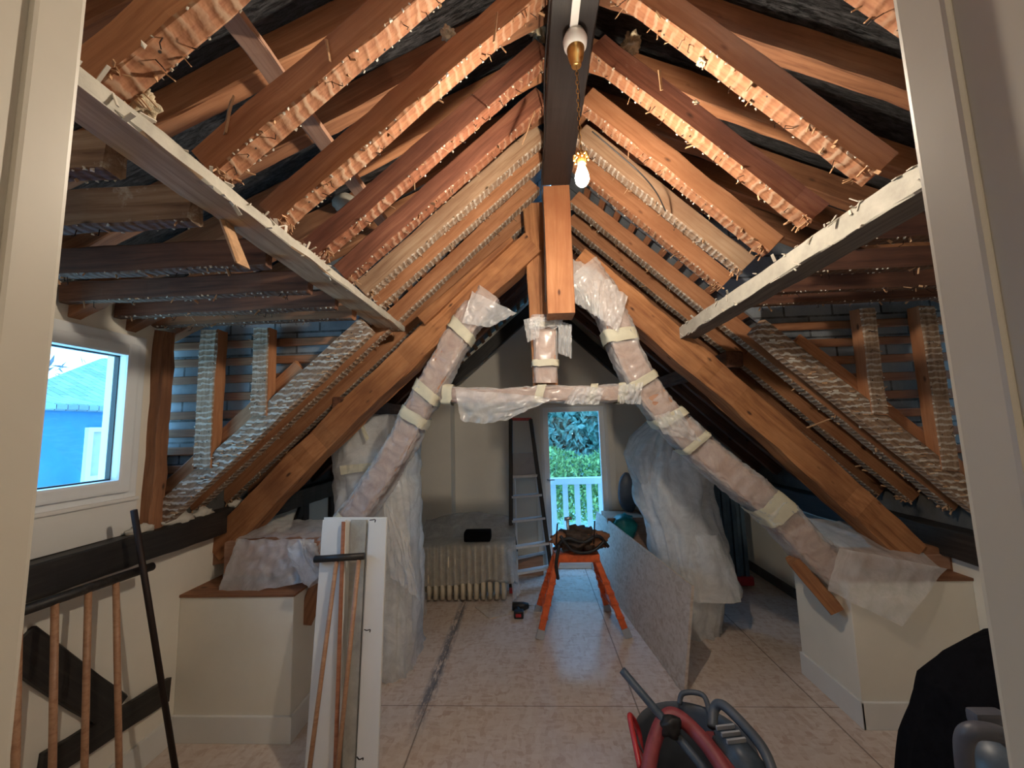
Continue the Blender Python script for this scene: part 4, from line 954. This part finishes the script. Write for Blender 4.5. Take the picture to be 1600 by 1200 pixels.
bm = sheet(V((rx1 + .01, 3.73, .50)), V((rx1 + .06, 3.66, .05)), V((rx1 + .12, 3.8, .06)), V((rx1 + .03, 4.0, .56)), 20, 14, .02, seed=4); wparts(ds, 'sheet_corner', bm, 'sheet_loose', True)
q = PY(746, 838, 3.78); bm = bmesh.new(); box(bm, (q.x - .125, 3.735, .535), (q.x + .125, 3.88, .625), .022); o = wthing('tool_pouch', bm, 'blackcloth', True); tag(o, 'small black pouch lying on the covered radiator', 'pouch')

# ================================================================== STEPLADDER against the back wall
ld = empty('stepladder', (-.05, 4.1, 0)); tag(ld, 'black-railed aluminium stepladder with a platform standing by the back wall', 'stepladder')
Yb, Yt_ = 3.98, 4.28
TLb, TLt = PZ(799, 925, 0), PY(798, 655, Yt_); TRb, TRt = PZ(864, 912, 0), PY(829, 655, Yt_)
for a, b_ in ((TLb, TLt), (TRb, TRt)):
    rl_ = beam('rail', a + V((0, 0, .02)), b_, .042, .055, 'black', up=(0, 1, 0), parent=ld, jit=.0005, ch=.004)
    wparts(rl_, 'foot', bxm(a - V((.018, .034, 0)), a + V((.018, .034, .05)), .005), 'redplastic')
def onrail(a, b_, z): return a.lerp(b_, (z - a.z) / (b_.z - a.z))
def zat(y): return PY(815, y, 4.1).z
for y in (893, 855, 815, 778):
    z = PY(815, y, 4.05).z; a, b_ = onrail(TLb, TLt, z), onrail(TRb, TRt, z)
    beam('tread', a, b_, .085, .022, 'alu', parent=ld, jit=.0005, ch=.003)
z = PY(815, 746, 4.1).z; a, b_ = onrail(TLb, TLt, z), onrail(TRb, TRt, z)
beam('platform_edge', a, b_, .05, .03, 'alu', parent=ld, jit=0, ch=.003)
pq = bmesh.new(); c1, c2 = onrail(TLb, TLt, z + .24), onrail(TRb, TRt, z + .24)
vs = [pq.verts.new(v_ + V((0, -.005, 0))) for v_ in (a + V((.02, 0, 0)), b_ - V((.02, 0, 0)), c2 - V((.025, 0, 0)), c1 + V((.02, 0, 0)))]; f = pq.faces.new(vs); r = bmesh.ops.extrude_face_region(pq, geom=[f]); bmesh.ops.translate(pq, vec=(0, .03, 0), verts=[q for q in r['geom'] if isinstance(q, bmesh.types.BMVert)])
wparts(ld, 'folded_platform', pq, 'greyplastic')
beam('top_hoop', TLt - V((.01, 0, 0)), TRt + V((.01, 0, 0)), .04, .03, 'redplastic', parent=ld, jit=.001)
for a, b_ in ((TLb + V((.05, .30, 0)), onrail(TLb, TLt, 1.25) + V((.03, .04, 0))), (TRb + V((-.03, .30, 0)), onrail(TRb, TRt, 1.25) + V((-.02, .04, 0)))):
    beam('support_leg', a, b_, .02, .03, 'alu', up=(0, 1, 0), parent=ld, jit=0, ch=.003)
beam('strut', TLb + V((.06, .29, .22)), TRb + V((-.04, .29, .22)), .015, .03, 'alu', parent=ld, jit=0)
beam('strap', onrail(TLb, TLt, .62) + V((.02, .02, 0)), onrail(TLb, TLt, .34) + V((.06, .06, 0)), .015, .004, 'black', parent=ld, jit=0)
bx_ = PY(820, 897, 4.38)
o = wthing('cardboard_offcut', bxm((-.30, 4.38, 0), (.08, 4.42, .20), .003), 'pine'); tag(o, 'pale board offcut on the floor behind the stepladder', 'board')

# ================================================================== ORANGE TRESTLE with tool bag
tr = empty('trestle', (.36, 3.33, 0)); tag(tr, 'orange fibreglass work trestle with splayed legs in the middle of the floor', 'trestle')
tz = PY(900, 860, 3.33).z
TL, TR = PY(868, 862, 3.33).x, PY(930, 862, 3.33).x
FL, FR = PZ(843, 998, 0), PZ(982, 996, 0); BL, BR = PZ(840, 954, 0), V((PZ(950, 955, 0).x, PZ(840, 954, 0).y, 0))
wparts(tr, 'platform', bxm((TL - .02, 3.22, tz - .06), (TR + .02, 3.44, tz), .012), 'orange')
def leg(tr, foot, top, nm='leg'):
    o = beam(nm, foot, top, .05, .032, 'orange', up=(0, 1, 0), parent=tr, jit=.0015, ch=.006, w1=.045)
    d = (top - foot)
    bm = bmesh.new(); obox(bm, foot + V((0, 0, .0)), foot + d * .11, .058, .042, (0, 1, 0)); wparts(o, 'rubber_foot', bm, 'greyplastic')
    for f in (.25, .42, .55, .68):
        q = foot + d * f; wparts(o, 'rung_lock', bxm(q - V((.029, .027, .008)), q + V((.029, .027, .008)), .004), 'orange')
for ft, tx, ty in ((FL, TL + .01, 3.25), (FR, TR - .01, 3.25), (BL, TL + .01, 3.41), (BR, TR - .01, 3.41)):
    leg(tr, ft + V((0, 0, .0)), V((tx, ty, tz - .03)))
for a, b_, f in ((FL, BL, .3), (FL, BL, .62), (FR, BR, .3), (FR, BR, .62)):
    ta = V((TL + .01 if a is FL else TR - .01, 3.25, tz - .03)); tb = V((ta.x, 3.41, tz - .03))
    beam('rung', a.lerp(ta, f), b_.lerp(tb, f), .035, .02, 'orange', parent=tr, jit=0)
tb_ = empty('tool_belt', (.37, 3.33, tz)); tag(tb_, 'heap of dark leather tool belts and tools piled on the orange trestle', 'tool belt')
bm = bmesh.new(); blob(bm, (.36, 3.33, tz + .09), .165, .45, 3.2, 4, (1.05, .7, .55), 4); wparts(tb_, 'pouches', bm, 'tools', True)
bm = bmesh.new(); blob(bm, (.22, 3.30, tz + .10), .07, .5, 3, 3, (1.2, .8, .8), 9); blob(bm, (.49, 3.31, tz + .09), .09, .5, 3, 3, (1.1, .8, .8), 12); wparts(tb_, 'pockets', bm, 'old', True)
for pts in ([(.15, 3.24, tz + .04), (.25, 3.2, tz + .13), (.38, 3.2, tz + .10), (.50, 3.22, tz + .14), (.58, 3.25, tz + .05)], [(.20, 3.2, tz + .15), (.3, 3.19, tz + .04), (.44, 3.2, tz + .03), (.55, 3.22, tz + .10)], [(.19, 3.22, tz + .08), (.16, 3.2, tz - .06), (.17, 3.22, tz - .18)]):
    wparts(tb_, 'strap', rope(pts, .013), 'black', True)
q = PY(888, 818, 3.3); bm = bmesh.new(); tube(bm, [(q.x, 3.3, tz + .08), (q.x - .005, 3.3, q.z + .03)], .012); tube(bm, [(q.x - .03, 3.3, q.z + .035), (q.x + .03, 3.3, q.z + .045)], .014); wparts(tb_, 'hammer', bm, 'steel', True)
bm = bmesh.new(); tube(bm, [PY(869, 850, 3.2), PY(871, 818, 3.2)], .006); tube(bm, [PY(928, 850, 3.2), PY(929, 814, 3.2)], .006); wparts(tb_, 'screwdrivers', bm, 'nail', True)

# ================================================================== LEANING OSB BOARD
n0, n1 = PZ(1073, 1086, .0), PZ(925, 886, .0)
t0 = PY(1085, 916, n0.y + .03)
bm = bmesh.new(); up_ = (t0 - n0); nrm = (n1 - n0).cross(up_).normalized() * .018
vs = [n0, n1, n1 + up_, n0 + up_]
a = [bm.verts.new(v_) for v_ in vs]; b_ = [bm.verts.new(v_ - nrm) for v_ in vs]; bm.faces.new(a); bm.faces.new(b_[::-1])
for i in range(4): bm.faces.new((a[i], b_[i], b_[(i + 1) % 4], a[(i + 1) % 4]))
bmesh.ops.recalc_face_normals(bm, faces=bm.faces)
o = wthing('osb_board', bm, 'osb'); tag(o, 'long strand board standing on its edge right of the orange trestle', 'board')
bm = bmesh.new(); q = PZ(770, 957, 0)
vs = [PZ(742, 948, .008), PZ(765, 966, .008), PZ(800, 958, .008), PZ(788, 940, .008)]
a = [bm.verts.new(v_) for v_ in vs]; f = bm.faces.new(a); r = bmesh.ops.extrude_face_region(bm, geom=[f]); bmesh.ops.translate(bm, vec=(0, 0, -.007), verts=[g_ for g_ in r['geom'] if isinstance(g_, bmesh.types.BMVert)]); bmesh.ops.recalc_face_normals(bm, faces=bm.faces)
o = wthing('floor_offcut', bm, 'osb'); tag(o, 'thin board offcut lying on the floor in front of the radiator', 'board')
# drill
q = PZ(815, 948, .03); dr = empty('drill', (q.x, q.y, 0)); tag(dr, 'dark cordless drill lying on the floor beside the stepladder', 'drill')
bm = bmesh.new(); tube(bm, [(q.x - .08, q.y, .035), (q.x + .02, q.y, .035), (q.x + .06, q.y + .01, .035)], [.034, .034, .022], 12); wparts(dr, 'drill_body', bm, 'black', True)
bm = bmesh.new(); tube(bm, [(q.x - .04, q.y - .01, .03), (q.x - .02, q.y - .11, .028)], .02); wparts(dr, 'grip', bm, 'black', True)
wparts(dr, 'battery', bxm((q.x - .06, q.y - .16, .002), (q.x + .02, q.y - .10, .06), .01), 'black')
bm = bmesh.new(); tube(bm, [(q.x + .06, q.y + .01, .035), (q.x + .15, q.y + .02, .035)], .004); wparts(dr, 'drill_bit', bm, 'steel', True)
wparts(dr, 'red_trim', bxm((q.x - .045, q.y - .17, .02), (q.x + .0, q.y - .161, .045), .004), 'redplastic')

# ================================================================== WHITE PLANKS leaning at the left box
YB, YTp = 1.90, 2.10
def plank(name, bx0, bx1, tx0, tx1, ty, th, mt, label, dy=0, group=None, zb=.0):
    """leaning plank given by its floor and top corners in the photo"""
    a, b_ = PY(bx0, 1200, YB + dy), PY(bx1, 1200, YB + dy)
    c, d = PY(tx1, ty, YTp + dy), PY(tx0, ty, YTp + dy)
    s_ = (a.z - zb) / (d.z - a.z); a2 = a - (d - a) * s_; s2 = (b_.z - zb) / (c.z - b_.z); b2 = b_ - (c - b_) * s2
    bm = bmesh.new(); vs = [a2, b2, c, d]; nr = (b2 - a2).cross(d - a2).normalized() * th
    if nr.y > 0: nr = -nr
    f = [bm.verts.new(v_) for v_ in vs]; g_ = [bm.verts.new(v_ + nr) for v_ in vs]; bm.faces.new(f); bm.faces.new(g_[::-1])
    for i in range(4): bm.faces.new((f[i], g_[i], g_[(i + 1) % 4], f[(i + 1) % 4]))
    bmesh.ops.recalc_face_normals(bm, faces=bm.faces)
    bmesh.ops.bevel(bm, geom=bm.edges[:], offset=.002, segments=1, affect='EDGES')
    o = wthing(name, bm, mt)
    if label: tag(o, label, 'plank', group)
    return o
G = 'white boards leaning in a bundle'
p1 = plank('white_board', 482, 590, 508, 606, 808, .014, 'whitepaint', 'wide white board at the back of the leaning bundle', .03, G)
p2 = plank('white_board', 478, 532, 506, 542, 812, .014, 'whitepaint', 'narrow white board at the left of the leaning bundle', .0, G)
p3 = plank('white_board', 558, 592, 578, 606, 810, .016, 'whitepaint', 'white moulded board at the right of the leaning bundle', .0, G)
p4 = plank('white_board', 536, 556, 550, 574, 812, .012, 'limepaint', 'cream grooved board in the middle of the leaning bundle', .012, G)
plank('reddish_moulding', 522, 528, 535, 540, 815, .012, 'copper', 'thin reddish-brown moulding standing upright on the white boards', -.03, 'reddish mouldings on the white boards')
def rod(name, a, b_, r, mt, label, cat, group=None, parent=None):
    bm = bmesh.new(); tube(bm, [a, b_], r, 12)
    if parent is not None: return wparts(parent, name, bm, mt, True)
    o = wthing(name, bm, mt, True); tag(o, label, cat, group); return o
rl = empty('railing_piece', (-.95, 1.9, 0)); tag(rl, 'sawn piece of black handrail with two balusters leaning on the white boards', 'railing')
rod('handrail', PY(492, 874, 2.02), PY(569, 869, 2.02), .017, 'blackwood', None, None, None, rl)
for (tx, ty), (bx_, by_) in (((526, 876), (484, 1198)), ((561, 872), (528, 1198))):
    b0 = PY(bx_, by_, 1.84); tp = PY(tx, ty, 2.02); b0 = b0 - (tp - b0) * ((b0.z) / (tp.z - b0.z)); rod('baluster', b0, tp, .0105, 'dowel', None, None, None, rl)
for (x, y) in ((577, 982), (566, 1180), (585, 812)):
    bm = bmesh.new()
    q = PY(x, y, 1.86 + (1200 - y) / 390 * .2); tube(bm, smooth_path([q + V((-.02, -.01, 0)), q + V((0, -.03, .006)), q + V((.012, -.02, .004)), q + V((.008, -.012, -.01))], 5), .0025, 6)
    o = wthing('tie_wire', bm, 'nail', True); tag(o, f'twisted wire on the right-hand white board, {"halfway up" if y == 982 else "near the floor" if y > 1000 else "at its top end"}', 'wire', 'tie wires')

# ================================================================== STAIR BALUSTRADE and pole on the left
sr = empty('stair_railing', (-1.78, 1.5, 0)); tag(sr, 'black handrail with pale wooden balusters leaning along the left wall', 'railing')
h0, h1 = PX(238, 885, -1.83), PX(-40, 980, -1.86)
rod('handrail', h0, h1, .019, 'blackwood', None, None, None, sr)
for (tx, ty), bx_ in (((181, 910), 186), ((138, 925), 132), ((86, 942), 82), ((29, 960), 24), ((-30, 980), -40)):
    f = (tx - 238) / (-40 - 238)
    lo_, hi_ = 0.0, 1.0
    for _ in range(30):
        md = (lo_ + hi_) / 2; p = h0.lerp(h1, md) - V((0, 0, CAMH)); cc = CM.transposed() @ p; xx = 800 + FPX * cc.x / cc.z
        if xx > tx: lo_ = md
        else: hi_ = md
    tp = h0.lerp(h1, lo_); b0 = PY(bx_, 1195, tp.y); b0 = tp + (b0 - tp) * (tp.z / (tp.z - b0.z))
    rod('baluster', b0, tp, .0115, 'dowel', None, None, None, sr)
rod('leaning_pole', PZ(276, 1215, 0), PX(209, 797, -1.80), .0125, 'nail', 'long dark metal pole leaning against the wall beneath the left window', 'pole')

# ================================================================== BACK CORNER RIGHT
a = PY(975, 825, 4.2)
bm = bmesh.new(); blob(bm, (a.x, 4.2, a.z), .13, .3, 2, 3, (1.0, .8, 1.05), 8); o = wthing('plastic_bag', bm, 'teal', True); tag(o, 'teal plastic bag on the wooden chest at the back wall', 'bag')
c0, c1 = PY(946, 806, 4.3), PY(1010, 806, 4.3)
o = wthing('wooden_chest', bxm((c0.x, 4.2, 0), (c1.x, 4.56, c0.z), .006), 'pine'); tag(o, 'low pale wooden chest beside the balcony door', 'chest')
bm = bmesh.new(); q = PY(982, 770, 4.45); blob(bm, (q.x, 4.47, q.z), .17, .08, 1.5, 3, (.65, .35, 1.3), 3); o = wthing('dark_cushion', bm, 'bucket', True); tag(o, 'dark grey rounded cushion standing on the chest behind the teal bag', 'cushion')
fp = empty('folded_panels', (1.95, 4.15, 0)); tag(fp, 'blue-grey ribbed folded panels standing against the right-hand back corner', 'panels')
x0, x1 = PY(1118, 850, 4.05).x, PY(1166, 850, 4.05).x; zt = PY(1140, 752, 4.05).z
for k in range(7):
    xx = x0 + (x1 - x0) * (k + .5) / 7; wparts(fp, 'panel', bxm((xx - .02, 4.02 + .015 * (k % 2), .06), (xx + .016, 4.12 + .015 * (k % 2), zt - .01 * (k % 3)), .008), 'bluesteel')
wparts(fp, 'red_strap', bxm((x0 + .05, 4.0, .02), (x1 + .02, 4.14, .10), .012), 'redplastic')

# ================================================================== FOREGROUND: bucket of tools
bc = V((.56, 1.60, 0))
bk = empty('flexible_tub', (.56, 1.60, 0)); tag(bk, 'red flexible tub with grey inside, full of tools, on the floor in front', 'tub')
bm = bmesh.new(); lathe(bm, [(.12, 0.0), (.15, .005), (.205, .40), (.214, .415), (.210, .425)], tuple(bc), 40)
bmesh.ops.delete(bm, geom=[f for f in bm.faces if len(f.verts) > 10 and f.calc_center_median().z > .3], context='FACES'); wparts(bk, 'tub_shell', bm, 'redplastic', True)
bm = bmesh.new()
rings = [[bm.verts.new((bc.x + r * math.cos(2 * math.pi * k / 40), bc.y + r * math.sin(2 * math.pi * k / 40), z)) for k in range(40)] for r, z in [(.208, .427), (.198, .42), (.192, .40), (.160, .15), (.15, .1)]]
for a, b_ in zip(rings, rings[1:]):
    for k in range(40): bm.faces.new((a[k], a[(k + 1) % 40], b_[(k + 1) % 40], b_[k]))
wparts(bk, 'tub_lining', bm, 'bucket', True)
T = lambda x, y, Y: PY(x, y, Y)
bm = bmesh.new(); tube(bm, smooth_path([T(1061, 1100, 1.78), T(1068, 1083, 1.79), T(1098, 1086, 1.76), T(1110, 1115, 1.70)], 8), .010, 10); wparts(bk, 'tub_handle', bm, 'bucket', True)
bm = bmesh.new(); tube(bm, smooth_path([T(1000, 1200, 1.5), T(992, 1160, 1.56), T(984, 1118, 1.62), T(997, 1140, 1.64), T(1003, 1180, 1.6)], 8), .010, 10); wparts(bk, 'tub_handle', bm, 'redplastic', True)
pb = empty('pry_bar', T(1100, 1200, 1.42)); tag(pb, 'long dark steel tube sticking up out of the red tub', 'bar')
wparts(pb, 'shaft', rope([T(972, 1047, 1.66), T(1015, 1098, 1.58), T(1050, 1140, 1.52), T(1105, 1208, 1.42)], .0145), 'bluegrey', True)
bm = bmesh.new(); blob(bm, T(1048, 1135, 1.50), .034, .4, 2, 3, (1, .7, 1), 4); wparts(pb, 'collar', bm, 'black', True)
o = wthing('hose', rope([T(1008, 1230, 1.46), T(1022, 1160, 1.52), T(1040, 1122, 1.56), T(1062, 1122, 1.55), T(1100, 1158, 1.47), T(1140, 1215, 1.38)], .026), 'redmatte', True); tag(o, 'thick dusty red hose bent over in the flexible tub', 'hose')
vc = empty('power_tool', T(1150, 1200, 1.42)); tag(vc, 'blue-grey power tool with a big black bow handle right of the red tub', 'power tool')
bm = bmesh.new(); a, c = T(1128, 1142, 1.52), T(1185, 1215, 1.36)
obox(bm, a, c, .10, .05); bmesh.ops.bevel(bm, geom=bm.edges[:], offset=.018, segments=3, affect='EDGES'); wparts(vc, 'tool_body', bm, 'bluegrey', True)
bm = bmesh.new(); d = (c - a)
for f in (.12, .28, .44): 
    q = a + d * f + V((-.004, -.01, .028)); obox(bm, q - V((.03, 0, -.004)), q + V((.035, .01, .004)), .008, .012)
wparts(vc, 'vent_ribs', bm, 'greyplastic')
wparts(vc, 'bow_handle', rope([T(1113, 1138, 1.56), T(1116, 1108, 1.60), T(1130, 1102, 1.58), T(1165, 1136, 1.50), T(1195, 1175, 1.42), T(1215, 1230, 1.34)], .017), 'bucket', True)
bm = bmesh.new(); a, c = T(1112, 1150, 1.54), T(1150, 1225, 1.36); obox(bm, a, c, .07, .05); bmesh.ops.bevel(bm, geom=bm.edges[:], offset=.012, segments=2, affect='EDGES'); wparts(vc, 'red_case', bm, 'redmatte', True)
o = wthing('tool_box', bxm((.66, 1.16, 0), (.98, 1.60, .34), .02), 'bucket'); tag(o, 'dark tool case under the blue-grey power tool', 'case')

# dark jacket over a chair, tool case on it
jc = empty('jacket', (1.16, 1.12, 0)); tag(jc, 'black jacket heaped up beside the right door jamb', 'jacket')
bm = loft([(0, 1.24, 1.13, .26, .22), (.4, 1.24, 1.13, .26, .22), (.60, 1.25, 1.13, .27, .20), (.70, 1.26, 1.13, .26, .19), (.80, 1.27, 1.14, .225, .17), (.88, 1.27, 1.14, .21, .14), (.94, 1.28, 1.14, .16, .11), (.99, 1.30, 1.14, .10, .08), (1.02, 1.32, 1.14, .04, .04), (1.025, 1.32, 1.14, .003, .003)], wr=.022, fr=4, seed=44, e=.85)
wparts(jc, 'cloth', bm, 'blackcloth', True)
cs = empty('helmet_visor', T(1540, 1160, .84)); tag(cs, 'grey-blue plastic helmet lying in front of the black jacket', 'helmet')
a = T(1575, 1215, .80)
bm = bmesh.new(); blob(bm, a, .075, .03, 1, 3, (.85, .8, .9), 3); wparts(cs, 'shell', bm, 'bluegrey', True)
bm = bmesh.new(); tube(bm, smooth_path([T(1508, 1205, .72), T(1506, 1160, .71), T(1520, 1142, .70), T(1560, 1146, .70), T(1580, 1160, .70)], 8), .012, 10); wparts(cs, 'rim', bm, 'visor', True)
bm = bmesh.new(); box(bm, T(1530, 1125, .74) - V((.012, .01, .008)), T(1545, 1118, .74) + V((.022, .01, .008)), .006); wparts(cs, 'clip', bm, 'visor')
